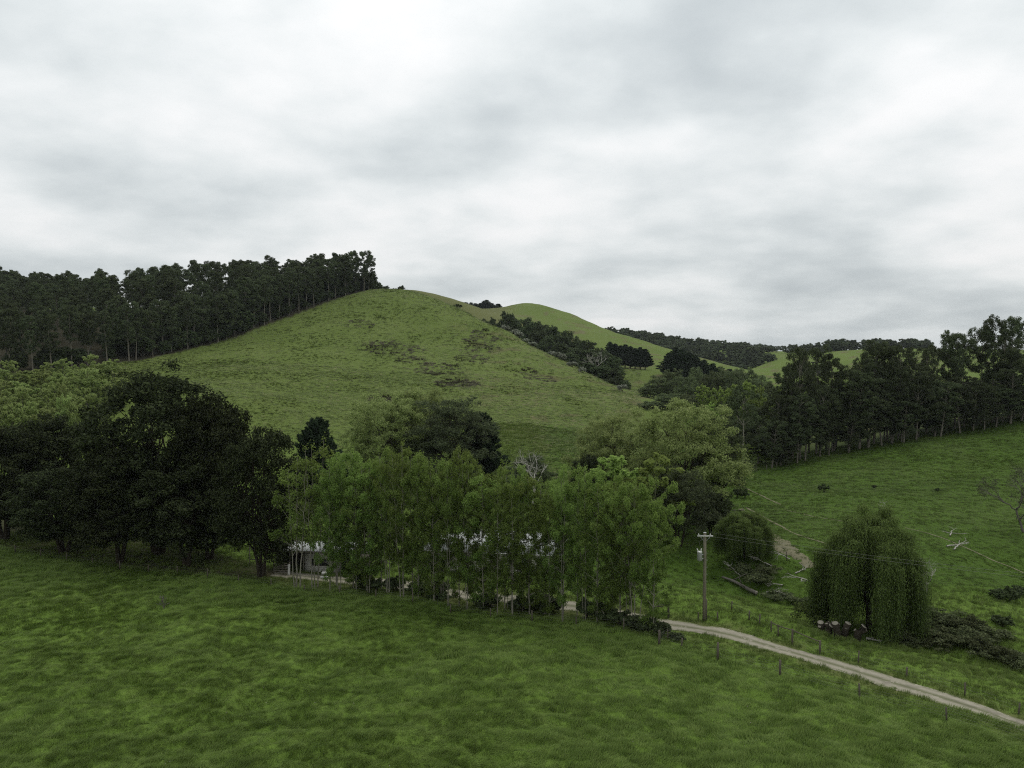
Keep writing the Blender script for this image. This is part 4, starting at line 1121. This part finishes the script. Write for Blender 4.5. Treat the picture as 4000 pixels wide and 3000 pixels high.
# power pole
pb = hit(1521, 1341); pole_top = pix(1521, 1151, pb[1])[2]; PH = pole_top - pb[2]
pole = link('power_pole', None, None, pb, label="weathered timber power pole with a small transformer beside the gravel road", category="power pole")
rng = np.random.default_rng(3)
tubes('post', [(np.array([(0, 0, -0.6), (0.02, 0, PH * 0.35), (0.03, 0, PH * 0.7), (0.0, 0, PH)]), (0.20, 0.185, 0.165, 0.15))], M_POLE, pole, 12)
tubes('post_cap', [(np.array([(0, 0, PH), (0, 0, PH + 0.05)]), 0.17)], M_GALV, pole, 12)
boxes('stay_timber', [((0.22, -0.05, 1.1), (0.12, 0.14, 2.6), 0.1)], M_POST, pole)
arm = boxes('crossarm', [((0.0, -0.19, PH - 0.32), (1.7, 0.10, 0.12), 0.0)], M_PORC, pole)
arm.rotation_euler = (0, 0.0, 0)
for s, ix in ((-0.72, 0), (0.55, 1)):
    ins = tubes('insulator', [(np.array([(s, -0.19, PH - 0.255), (s, -0.19, PH - 0.20), (s, -0.19, PH - 0.16), (s, -0.19, PH - 0.12), (s, -0.19, PH - 0.05)]), (0.05, 0.085, 0.05, 0.075, 0.03))], M_PORC, pole, 8)
for s in (-1, 1):
    tubes('brace', [(np.array([(s * 0.55, -0.21, PH - 0.38), (s * 0.05, -0.17, PH - 0.95)]), 0.022)], M_GALV, pole, 6)
tr = tubes('transformer', [(np.array([(-0.55, -0.05, PH - 3.05), (-0.55, -0.05, PH - 2.95), (-0.55, -0.05, PH - 2.2), (-0.55, -0.05, PH - 2.12)]), (0.24, 0.27, 0.27, 0.25))], M_TANK, pole, 14)
tubes('lid', [(np.array([(-0.55, -0.05, PH - 2.118), (-0.55, -0.05, PH - 2.05), (-0.55, -0.05, PH - 2.0)]), (0.29, 0.27, 0.12))], M_PORC, tr, 14)
for a in (-0.14, 0.12):
    tubes('bushing', [(np.array([(-0.55 + a, -0.05, PH - 2.04), (-0.58 + a * 1.6, -0.05, PH - 1.86), (-0.60 + a * 1.9, -0.05, PH - 1.70)]), (0.05, 0.07, 0.03))], M_PORC, tr, 7)
boxes('bracket', [((-0.24, 0.0, PH - 2.4), (0.26, 0.08, 0.08), 0), ((-0.24, 0.0, PH - 2.85), (0.26, 0.08, 0.08), 0)], M_GALV, pole)
tt = np.linspace(0, 1, 9)[:, None]
tubes('lead', [(np.array((-0.45, -0.05, PH - 1.72)) * (1 - tt) + np.array((-0.14, -0.12, PH - 0.6)) * tt + np.concatenate((-0.28 * np.sin(tt * math.pi), 0 * tt, 0.15 * np.sin(tt * math.pi)), 1), 0.018)], M_WIRE, pole, 5)
boxes('step_iron', [((0.24, 0, PH * f), (0.16, 0.025, 0.025), 0) for f in (0.45, 0.53, 0.61, 0.69, 0.77)], M_GALV, pole)
# conductors to the next pole out of view on the right
nxt = np.array((78.0, 60.5)); nz = Hs(*nxt) + PH
for k, (ox, oz) in enumerate(((-0.72, -0.06), (0.55, -0.06))):
    a = np.array((pb[0] + ox, pb[1] - 0.19, pb[2] + PH + oz + (0.12 if k else -0.02))); b = np.array((nxt[0] + ox * 0.8, nxt[1] - 0.4 + ox * 0.8, nz + oz))
    if k == 0: a[2] -= 0.05
    t = np.linspace(0, 1, 40)[:, None]; P = a * (1 - t) + b * t; P[:, 2] -= 0.9 * 4 * (t * (1 - t))[:, 0]
    tubes('power_line', [(P, 0.009)], M_WIRE, None, 5, True, label=("upper" if k else "lower") + " bare power line running from the pole to the right", category="power line", group="power lines")
tree_pole2 = link('power_pole', None, None, (nxt[0], nxt[1], Hs(*nxt)), label="second timber power pole just outside the right edge of the photo", category="power pole")
tubes('post', [(np.array([(0, 0, -0.6), (0, 0, PH)]), (0.20, 0.15))], M_POLE, tree_pole2, 10)
boxes('crossarm', [((0.0, -0.19, PH - 0.32), (1.7, 0.10, 0.12), 0.6)], M_PORC, tree_pole2)

# fences: posts and wires are parts
def fence(name, posts, wires, label, h=1.15, r=0.075, rails=(), tall=(), mat=M_POST):
    base = posts[0]
    root = link(name, None, None, base, label=label, category="fence")
    frng = np.random.default_rng(abs(hash(label)) % 1000 if False else len(posts))
    me = {}
    tops = []
    for i, p in enumerate(posts):
        hh = h * frng.uniform(0.85, 1.12) * (1.25 if i in tall else 1); rr_ = r * (1.5 if i in tall else 1) * frng.uniform(0.85, 1.1)
        q = np.array(p) - np.array(base); ln = frng.normal(size=2) * 0.05
        po = tubes('post', [(np.array([(0, 0, -0.4), (ln[0] * .5, ln[1] * .5, hh * 0.5), (ln[0], ln[1], hh)]), (rr_ * 1.05, rr_, rr_ * 0.95))], mat, root, 7)
        po.location = tuple(q); tops.append(q + (ln[0], ln[1], hh))
    for wz in wires:
        P = []
        for i in range(len(posts)):
            q = np.array(posts[i]) - np.array(base) + (0, -0.09, wz)
            if i:
                m_ = (P[-1] + q) / 2 - (0, 0, 0.03); P.append(m_)
            P.append(q)
        tubes('wire', [(np.array(P), 0.004)], M_WIRE, root, 4)
    for i, j, f in rails:
        a, b = tops[i] - (0, 0, 0.12 + f), tops[j] - (0, 0, 0.12 + f)
        tubes('rail', [(np.array([a, (a + b) / 2 - (0, 0, 0.02), b]), 0.055)], mat, root, 7)
    return root
left_x = np.concatenate((np.arange(-76, 13, 4.6), [16.2]))
P_ = [np.array((x, fy(x), Hs(x, fy(x)))) for x in left_x]
fence('paddock_fence', P_, (0.4, 0.7, 1.0), "post and wire fence along the paddock edge beneath the birch row", 1.1)
P_ = [hit(*p) for p in [(1424,1398),(1442,1382),(1550,1432),(1685,1458),(1857,1510),(2045,1556),(2240,1620)]]
fence('paddock_fence', P_, (0.35, 0.6, 0.85, 1.05), "post and wire fence between the paddock and the near side of the gravel road", 1.15, tall=(0, 2, 3))
P_ = [hit(*p) for p in [(1580,1318),(1618,1340),(1640,1352),(1666,1368),(1681,1376),(1711,1394),(1771,1415),(1854,1436),(1958,1466),(2084,1506),(2200,1545)]]
fence('roadside_fence', P_, (0.4, 0.7, 1.0), "fence with timber rails between the gravel road and the creek", 1.15, rails=((3, 4, 0.0), (4, 5, 0.0), (5, 6, 0.0)), tall=(5, 6))
P_ = [hit(*p) for p in [(1410, 1336), (1444, 1338)]]
fence('rail_fence', P_, (), "dark two-post rail at the grassy turn-off behind the birches", 1.5, 0.12, rails=((0, 1, 0.0),), mat=M_DARKW)
P_ = [hit(*p) for p in [(1508, 1341), (1550, 1342)]]
fence('marker_posts', P_, (0.5,), "two short posts either side of the power pole base", 0.95, 0.08)
P_ = [hit(*p) for p in [(1574, 1118), (1588, 1118), (1606, 1122)]]
fence('rail_fence', P_, (), "small pale rail fence at the foot of the cattle tracks", 1.6, 0.10, rails=((0, 1, 0.0), (1, 2, 0.0)), mat=M_WALLB)
P_ = [hit(*p) for p in [(1759, 1235), (1700, 1215), (1660, 1200)]]
fence('creek_fence', P_, (0.5, 0.9), "short wire fence on the far bank left of the large weeping willow", 1.3, 0.08)
P_ = [hit(px, 1030 - (px - 1565) * 0.165) for px in range(1568, 1720, 22)]
fence('stand_fence', P_, (0.5, 1.0), "thin fence in the shade at the foot of the right stand", 1.1, 0.07)
hp = [hit(*p) for p in [(872, 640), (893, 644), (915, 652), (940, 662), (962, 671), (984, 682)]]
fence('hilltop_fence', hp, (0.6, 1.0), "thin post fence near the top of the big hill", 1.3, 0.10)
yard = at(535, 106)
yp = link('yard_post', None, None, yard, label="thin pale post with a low rail in the gap left of the shed", category="post")
tubes('post', [(np.array([(0, 0, -0.3), (0, 0, 3.0)]), 0.06)], M_WALLB, yp)
tubes('rail', [(np.array([(0.06, 0, 0.9), (3.6, -0.1, 0.8)]), 0.06)], M_DARKW, yp)

# shed by the left end of the birch row
sx0, sx1, sd = -31.9, -20.4, 104.2
sz = min(Hs(sx0, sd), Hs(sx1, sd)) - 0.35
shed = link('farm_shed', None, None, ((sx0 + sx1) / 2, sd, sz), label="low farm shed with a pale iron roof and open dark bay behind the thin birches", category="shed")
shed.rotation_euler = (0, 0, -0.10)
W2 = (sx1 - sx0) / 2; SH = 3.0
boxes('back_wall', [((0, 5.0, SH / 2), (2 * W2, 0.12, SH - 0.1), 0)], M_DARKW, shed)
boxes('side_wall', [((-W2, 2.5, SH / 2), (0.12, 4.86, SH - 0.1), 0)], M_DARKW, shed)
boxes('side_wall', [((W2, 2.5, SH / 2), (0.12, 4.86, SH - 0.1), 0)], M_WALLB, shed)
boxes('partition', [((-2.0, 2.5, SH / 2), (0.10, 4.84, SH - 0.12), 0)], M_DARKW, shed)
nb = 10
fw = link('front_wall', boxes('front_wall_core', [((0.55, 0.22, SH / 2 - 0.1), (4.9, 0.06, SH - 0.35), 0)], M_WALLB).data, shed)
bpy.data.objects.remove(bpy.data.objects['front_wall_core'])
for k in range(nb):
    b_ = boxes('board', [((0.55, 0.155 + 0.006 * (k % 2), 0.16 + k * 0.265), (4.96, 0.035, 0.25), 0)], M_WALLW, fw)
wn_ = boxes('window', [((0.35, 0.105, 1.55), (2.5, 0.06, 0.95), 0)], M_DARKW, shed)
for k in range(3): boxes('pane', [((-0.46 + k * 0.81, 0.066, 1.55), (0.72, 0.012, 0.78), 0)], M_GLASS, wn_)
for x_ in (-W2 + 0.1, -3.9, -2.0, 3.15, W2 - 0.1): boxes('post', [((x_, -0.02, SH / 2 - 0.1), (0.16, 0.16, SH - 0.1), 0)], M_WALLB, shed)
boxes('fascia', [((0, -0.46, SH + 0.02), (2 * W2 + 0.6, 0.05, 0.24), 0)], M_WALLB, shed)
def corrugated(name, a, b, c, d, mat, parent, pitch=0.3, amp=0.03):
    """ribbed iron sheet between corners a b (eave) and d c (ridge)"""
    a, b, c, d = (np.array(v, float) for v in (a, b, c, d))
    n = max(4, int(np.linalg.norm(b - a) / pitch) * 4); u = np.linspace(0, 1, n + 1)[:, None]
    nrm = unit(np.cross(b - a, d - a)); off = nrm * (amp * np.sin(np.arange(n + 1) * math.pi / 2))[:, None]
    e0 = a + (b - a) * u + off; e1 = d + (c - d) * u + off
    V = np.concatenate((e0, e1, e0 - nrm * 0.025, e1 - nrm * 0.025)); m = n + 1
    F = []
    for i in range(n):
        F += [(i, i + 1, m + i + 1, m + i), (2 * m + i, 3 * m + i, 3 * m + i + 1, 2 * m + i + 1), (i, 2 * m + i, 2 * m + i + 1, i + 1), (m + i, m + i + 1, 3 * m + i + 1, 3 * m + i)]
    return link(name, mesh_np(name, V, np.array(F), mat, True), parent)
rf = link('roof', boxes('roof_core', [((0, 2.3, SH + 0.02), (2 * W2 + 0.4, 4.9, 0.08), 0)], M_DARKW).data, shed)
bpy.data.objects.remove(bpy.data.objects['roof_core'])
for k in range(6):
    w_ = (2 * W2 + 0.8) / 6; x_ = -W2 - 0.4 + k * w_
    corrugated('sheet', (x_, -0.55, SH + 0.20), (x_ + w_ - 0.02, -0.55, SH + 0.20), (x_ + w_ - 0.02, 5.3, SH + 0.12), (x_, 5.3, SH + 0.12), M_ROOF, rf)
# hurdle and rubbish in front of the open bay
hu = at(604, 102.6)
hd = link('hurdle', None, None, hu, label="grey slatted hurdle leaning at the shed's open bay", category="hurdle")
hd.rotation_euler = (0, 0, 0.05)
for k in range(5): boxes('slat', [((0, 0, 0.25 + k * 0.3), (2.1, 0.04, 0.14), 0)], M_WALLB, hd)
for x_ in (-1.0, 1.0): boxes('upright', [((x_, 0.05, 0.75), (0.1, 0.06, 1.7), 0)], M_WALLB, hd)
ps = at(620, 102.4)
boxes('leaning_board', [((ps[0], ps[1], ps[2] + 0.7), (0.28, 0.06, 1.5), 0.1)], M_PORC, None, 0.01, label="short white board standing by the shed post", category="board")
st = at(697, 101.5)
for k, (dz, w_) in enumerate(((0.14, 0.95), (0.62, 0.9))):
    boxes('concrete_block', [((st[0] + 0.05 * k, st[1] + 0.35 * k, st[2] + dz), (w_, 0.45, 0.26), 0.05)], M_PORC, None, 0.02,
          label=("upper" if k else "lower") + " pale concrete step at the shed's right end", category="step", group="steps by the shed")

# farmhouse behind the birches
hx, hd_ = (1072 - CX) / FPX * 107.0, 107.0
hz = Hs(hx, hd_) - 0.3
house = link('farmhouse', None, None, (hx, hd_, hz), label="white farmhouse with a pale hipped iron roof half hidden behind the birches", category="house")
house.rotation_euler = (0, 0, -0.16)
HW, HD, HH = 9.0, 4.2, 2.75
def wall(name, c, sz_): return boxes(name, [(c, sz_, 0)], M_WALLW, house)
fwall = wall('front_wall', (0, -HD, HH / 2), (2 * HW, 0.12, HH)); wall('back_wall', (0, HD, HH / 2), (2 * HW, 0.12, HH))
wall('side_wall', (-HW + 0.06, 0, HH / 2), (0.12, 2 * HD - 0.13, HH)); wall('side_wall', (HW - 0.06, 0, HH / 2), (0.12, 2 * HD - 0.13, HH))
for k in range(11): boxes('weatherboard', [((0, -HD - 0.075, 0.14 + k * 0.24), (2 * HW, 0.03, 0.20), 0)], M_WALLW, fwall)
for x_, w_ in ((-6.8, 1.5), (-3.2, 1.9), (3.6, 1.9), (6.9, 1.4)):
    wf = boxes('window', [((x_, -HD - 0.12, 1.55), (w_, 0.07, 1.25), 0)], M_PORC, house)
    for s in (-1, 1): boxes('pane', [((x_ + s * w_ * 0.235, -HD - 0.162, 1.55), (w_ * 0.42, 0.012, 1.08), 0)], M_GLASS, wf)
    boxes('sill', [((x_, -HD - 0.18, 0.88), (w_ + 0.2, 0.16, 0.06), 0)], M_PORC, wf)
dr = boxes('door', [((0.4, -HD - 0.12, 1.05), (0.95, 0.06, 2.1), 0)], M_DARKW, house)
boxes('handle', [((0.75, -HD - 0.17, 1.05), (0.06, 0.05, 0.12), 0)], M_GALV, dr)
EV, RZ, OV = HH + 0.05, HH + 1.9, 0.55
A_, B_, C_, D_ = (-HW - OV, -HD - OV, EV), (HW + OV, -HD - OV, EV), (HW + OV, HD + OV, EV), (-HW - OV, HD + OV, EV)
R1, R2 = (-HW + 3.4, 0, RZ), (HW - 3.4, 0, RZ)
rfo = boxes('roof', [((0, 0, EV - 0.05), (2 * HW + 0.9, 2 * HD + 0.9, 0.06), 0)], M_DARKW, house)
corrugated('roof_face', A_, B_, R2, R1, M_ROOF, rfo); corrugated('roof_face', C_, D_, R1, R2, M_ROOF, rfo)
corrugated('roof_face', B_, C_, np.array(R2) + (0, 0.02, 0), np.array(R2) - (0, 0.02, 0), M_ROOF, rfo); corrugated('roof_face', D_, A_, np.array(R1) - (0, 0.02, 0), np.array(R1) + (0, 0.02, 0), M_ROOF, rfo)
boxes('ridge_cap', [((0, 0, RZ + 0.05), (2 * HW - 6.6, 0.3, 0.06), 0)], M_GALV, rfo)
boxes('gutter', [((0, -HD - OV - 0.06, EV - 0.06), (2 * HW + 1.1, 0.12, 0.12), 0)], M_PORC, rfo)
boxes('chimney', [((-3.5, 1.2, RZ + 0.2), (0.7, 0.6, 1.8), 0)], mat_plain("chimney brick", (0.16, 0.08, 0.055), (0.28, 0.15, 0.10), 0.9, 6), rfo)

# fallen timber along the creek and on the slope
def fallen(name, px, py, label, h, first, seed, depth=3, kids=2, r=0.12, mat=B_DEAD, flatz=0.35, cat="fallen branch"):
    rng = np.random.default_rng(seed); g = hit(px, py)
    paths = bare_paths(rng, h, h, depth, kids, r, start=(0, 0, 0.1), first=first)
    q = []
    for P, R in paths:
        P = P.copy(); P[:, 2] = 0.12 + np.abs(P[:, 2]) * flatz
        q.append((P, R))
    root = link(name, None, None, g, label=label, category=cat)
    link('stem', tube_mesh('stem', q[:1], mat, 7), root)
    link('branches', tube_mesh('branches', q[1:], mat, 5), root)
    return root
fallen('fallen_branch', 1742, 1258, "white forked fallen branch left of the large weeping willow", 6.0, (-0.6, -0.6, 0.5), 2, 3, 2, 0.11, flatz=0.6)
fallen('fallen_branch', 1706, 1212, "curved white branches fallen beside the small weeping willow", 5.6, (-0.9, 0.1, 0.5), 5, 3, 2, 0.10, flatz=0.9)
fallen('fallen_branch', 2052, 1162, "white branches scattered on the right paddock", 5.0, (0.6, 0.8, 0.3), 9, 3, 2, 0.10, flatz=0.4)
fallen('fallen_branch', 2045, 1183, "single long white branch lying on the right paddock", 8.0, (1, 0.25, 0.12), 12, 1, 1, 0.11, flatz=0.5)
fallen('fallen_branch', 2060, 1190, "bent grey branch below the long white branch", 5.0, (0.7, 0.4, 0.4), 14, 2, 1, 0.12, flatz=0.6)
for i, (px, py, L_, fd) in enumerate([(1668, 1232, 4.5, (-0.8, 0.3, 0.5)), (1655, 1284, 3.6, (0.7, -0.5, 0.3)), (1600, 1252, 4.0, (-0.5, 0.6, 0.6)), (1718, 1246, 3.4, (0.8, 0.4, 0.3)), (1690, 1268, 3.0, (-0.9, -0.2, 0.25))]):
    fallen('fallen_branch', px, py, ["grey branch below the small weeping willow", "short grey branch right of the fallen log's cut end", "twisted grey branch above the fallen log", "short pale branch at the edge of the bare bank", "thin pale branch between the log and the weeping willow"][i], L_, fd, 80 + i, 3, 2, 0.09, flatz=0.7)
lg = hit(1560, 1256); lg2 = hit(1634, 1290)
log = link('fallen_log', None, None, lg, label="long grey fallen log with a white cut end in the creek bed", category="log")
t = np.linspace(0, 1, 8)[:, None]; P = (lg2 - lg) * t; P[:, 2] += 0.42 + 0.12 * np.sin(t[:, 0] * 5)
tubes('stem', [(P, np.linspace(0.14, 0.26, 8))], B_TWIG, log, 9)
tubes('cut_end', [(np.array([P[-1], P[-1] + unit(P[-1] - P[-2]) * 0.05]), (0.27, 0.25))], M_CUT, log, 9)
for k in (2, 4, 5):
    e_ = P[k] + rng.normal(size=3) * (0.8, 0.5, 0.2) + (0, 0, 1.2)
    tubes('stub', [(np.array([P[k], (P[k] + e_) / 2 + (0.1, 0, 0), e_]), (0.09, 0.06, 0.03))], B_TWIG, log, 6)
def stump(px, py, label, h, lean, seed):
    rng = np.random.default_rng(seed); g = at(px, py)
    root = link('tree_stump', None, None, g, label=label, category="stump", group="cut stumps by the large weeping willow")
    top = np.array((lean, -0.2, h)); P = np.array([(0, 0, -0.3), (lean * 0.3, 0, h * 0.5), top])
    tubes('bole', [(P, (0.48, 0.36, 0.33))], B_DARK, root, 9)
    tubes('cut_face', [(np.array([top + (0, 0, 0.002), top + unit(P[2] - P[1]) * 0.05]), (0.335, 0.32))], M_CUT, root, 9)
    for k in range(2):
        a = np.array((lean * 0.3, 0, h * 0.45)); e_ = a + np.array((rng.uniform(-0.9, 0.9), rng.uniform(-0.4, 0.2), rng.uniform(0.3, 0.9)))
        tubes('limb', [(np.array([a, e_]), (0.22, 0.17))], B_DARK, root, 8)
        tubes('cut_face', [(np.array([e_ + unit(e_ - a) * 0.002, e_ + unit(e_ - a) * 0.04]), (0.172, 0.165))], M_CUT, root, 8)
for i, (px, py, h, ln, lab) in enumerate([(1782,83.6,1.3,-0.2,"leftmost cut stump under the large weeping willow"),(1796,82.8,1.0,0.3,"low dark cut stump, second from the left under the weeping willow"),
        (1818,82.2,1.7,-0.4,"tall forked cut stump in the middle under the weeping willow"),(1832,82.6,1.6,0.3,"pale-topped cut stump right of the tall forked one"),(1858,81.6,1.5,0.7,"leaning bleached stump, rightmost under the weeping willow")]):
    stump(px, py, lab, h, ln, i + 60)
fallen('root_plate', 1872, 1385, "bleached splayed roots at the foot of the rightmost stump", 2.2, (0.6, -0.7, 0.2), 33, 2, 3, 0.16, flatz=0.5, cat="roots")
dw = hit(353, 1314)
plant('weed', 'dry_weed', dw, 1.5, None, "single brown dry weed standing in the near paddock", "weed")

# worn cattle tracks and bare creek gravel
def track(pts_, w_, name='path', mat=M_TRACK):
    L = []
    for (a, b), (c, d) in zip(pts_[:-1], pts_[1:]):
        for f in np.linspace(0, 1, 6)[:-1]: L.append(hit(a + (c - a) * f, b + (d - b) * f)[:2])
    L.append(hit(*pts_[-1])[:2])
    return strip(name, np.array(L), w_, mat, 0.06, 0.45, 0.85, len(pts_), 4)
track([(1578, 1040), (1625, 1062), (1652, 1075), (1688, 1092)], 0.4)
track([(1612, 1098), (1645, 1115), (1690, 1140), (1712, 1152), (1765, 1170), (1790, 1178)], 0.4)
track([(1700, 1103), (1760, 1118), (1830, 1128)], 0.25)
track([(1660, 1152), (1690, 1172), (1712, 1192), (1735, 1214), (1752, 1228)], 2.0)
track([(1955, 1142), (2020, 1158), (2080, 1182), (2140, 1210), (2212, 1238)], 0.28)

track([(1650, 1160), (1672, 1178), (1700, 1205)], 1.0)
track([(1600, 1100), (1630, 1128), (1655, 1150)], 0.8)
# white clover heads dotted through the near paddock
fx, fyy = sample(50, 108, 0.022)
kp = fyy < np.interp(fx, FENCE_X, FENCE_Y); fx, fyy = fx[kp], fyy[kp]
fz = H(fx, fyy) + 0.30; V, F = [], []
for x_, y_, z_ in zip(fx, fyy, fz):
    r_ = gr.uniform(0.025, 0.05); o = len(V)
    V += [(x_ + r_, y_, z_), (x_, y_ + r_, z_), (x_ - r_, y_, z_), (x_, y_ - r_, z_), (x_, y_, z_ + r_), (x_, y_, z_ - r_ * 0.5)]
    F += [(o, o + 1, o + 4), (o + 1, o + 2, o + 4), (o + 2, o + 3, o + 4), (o + 3, o, o + 4), (o + 1, o, o + 5), (o + 2, o + 1, o + 5), (o + 3, o + 2, o + 5), (o, o + 3, o + 5)]
link('white_flowers', mesh_np('white_flowers', np.array(V), np.array(F), M_CUT), kind="stuff", label="tiny white flower heads in the near paddock", category="flowers")

# ------------------------------------------------------------------ thin overcast haze in the valley air
HZ = 6200.0; z0, z1 = -40.0, 150.0
hv = np.array([(x_, y_, z_) for z_ in (z0, z1) for (x_, y_) in ((-HZ, -HZ), (HZ, -HZ), (HZ, HZ), (-HZ, HZ))])
hf = np.array([(0, 3, 2, 1), (4, 5, 6, 7), (0, 1, 5, 4), (1, 2, 6, 5), (2, 3, 7, 6), (3, 0, 4, 7)])
hm, _, _ = new_mat("haze"); ht = NT(hm)
vol = ht.node('ShaderNodeVolumePrincipled', {'Color': (0.80, 0.86, 0.90, 1), 'Density': 0.000045, 'Anisotropy': 0.2})
ht.l.new(vol.outputs[0], ht.node('ShaderNodeOutputMaterial').inputs['Volume'])
link('haze', mesh_np('haze', hv, hf, hm), kind="stuff", label="thin pale overcast haze filling the valley air", category="haze")
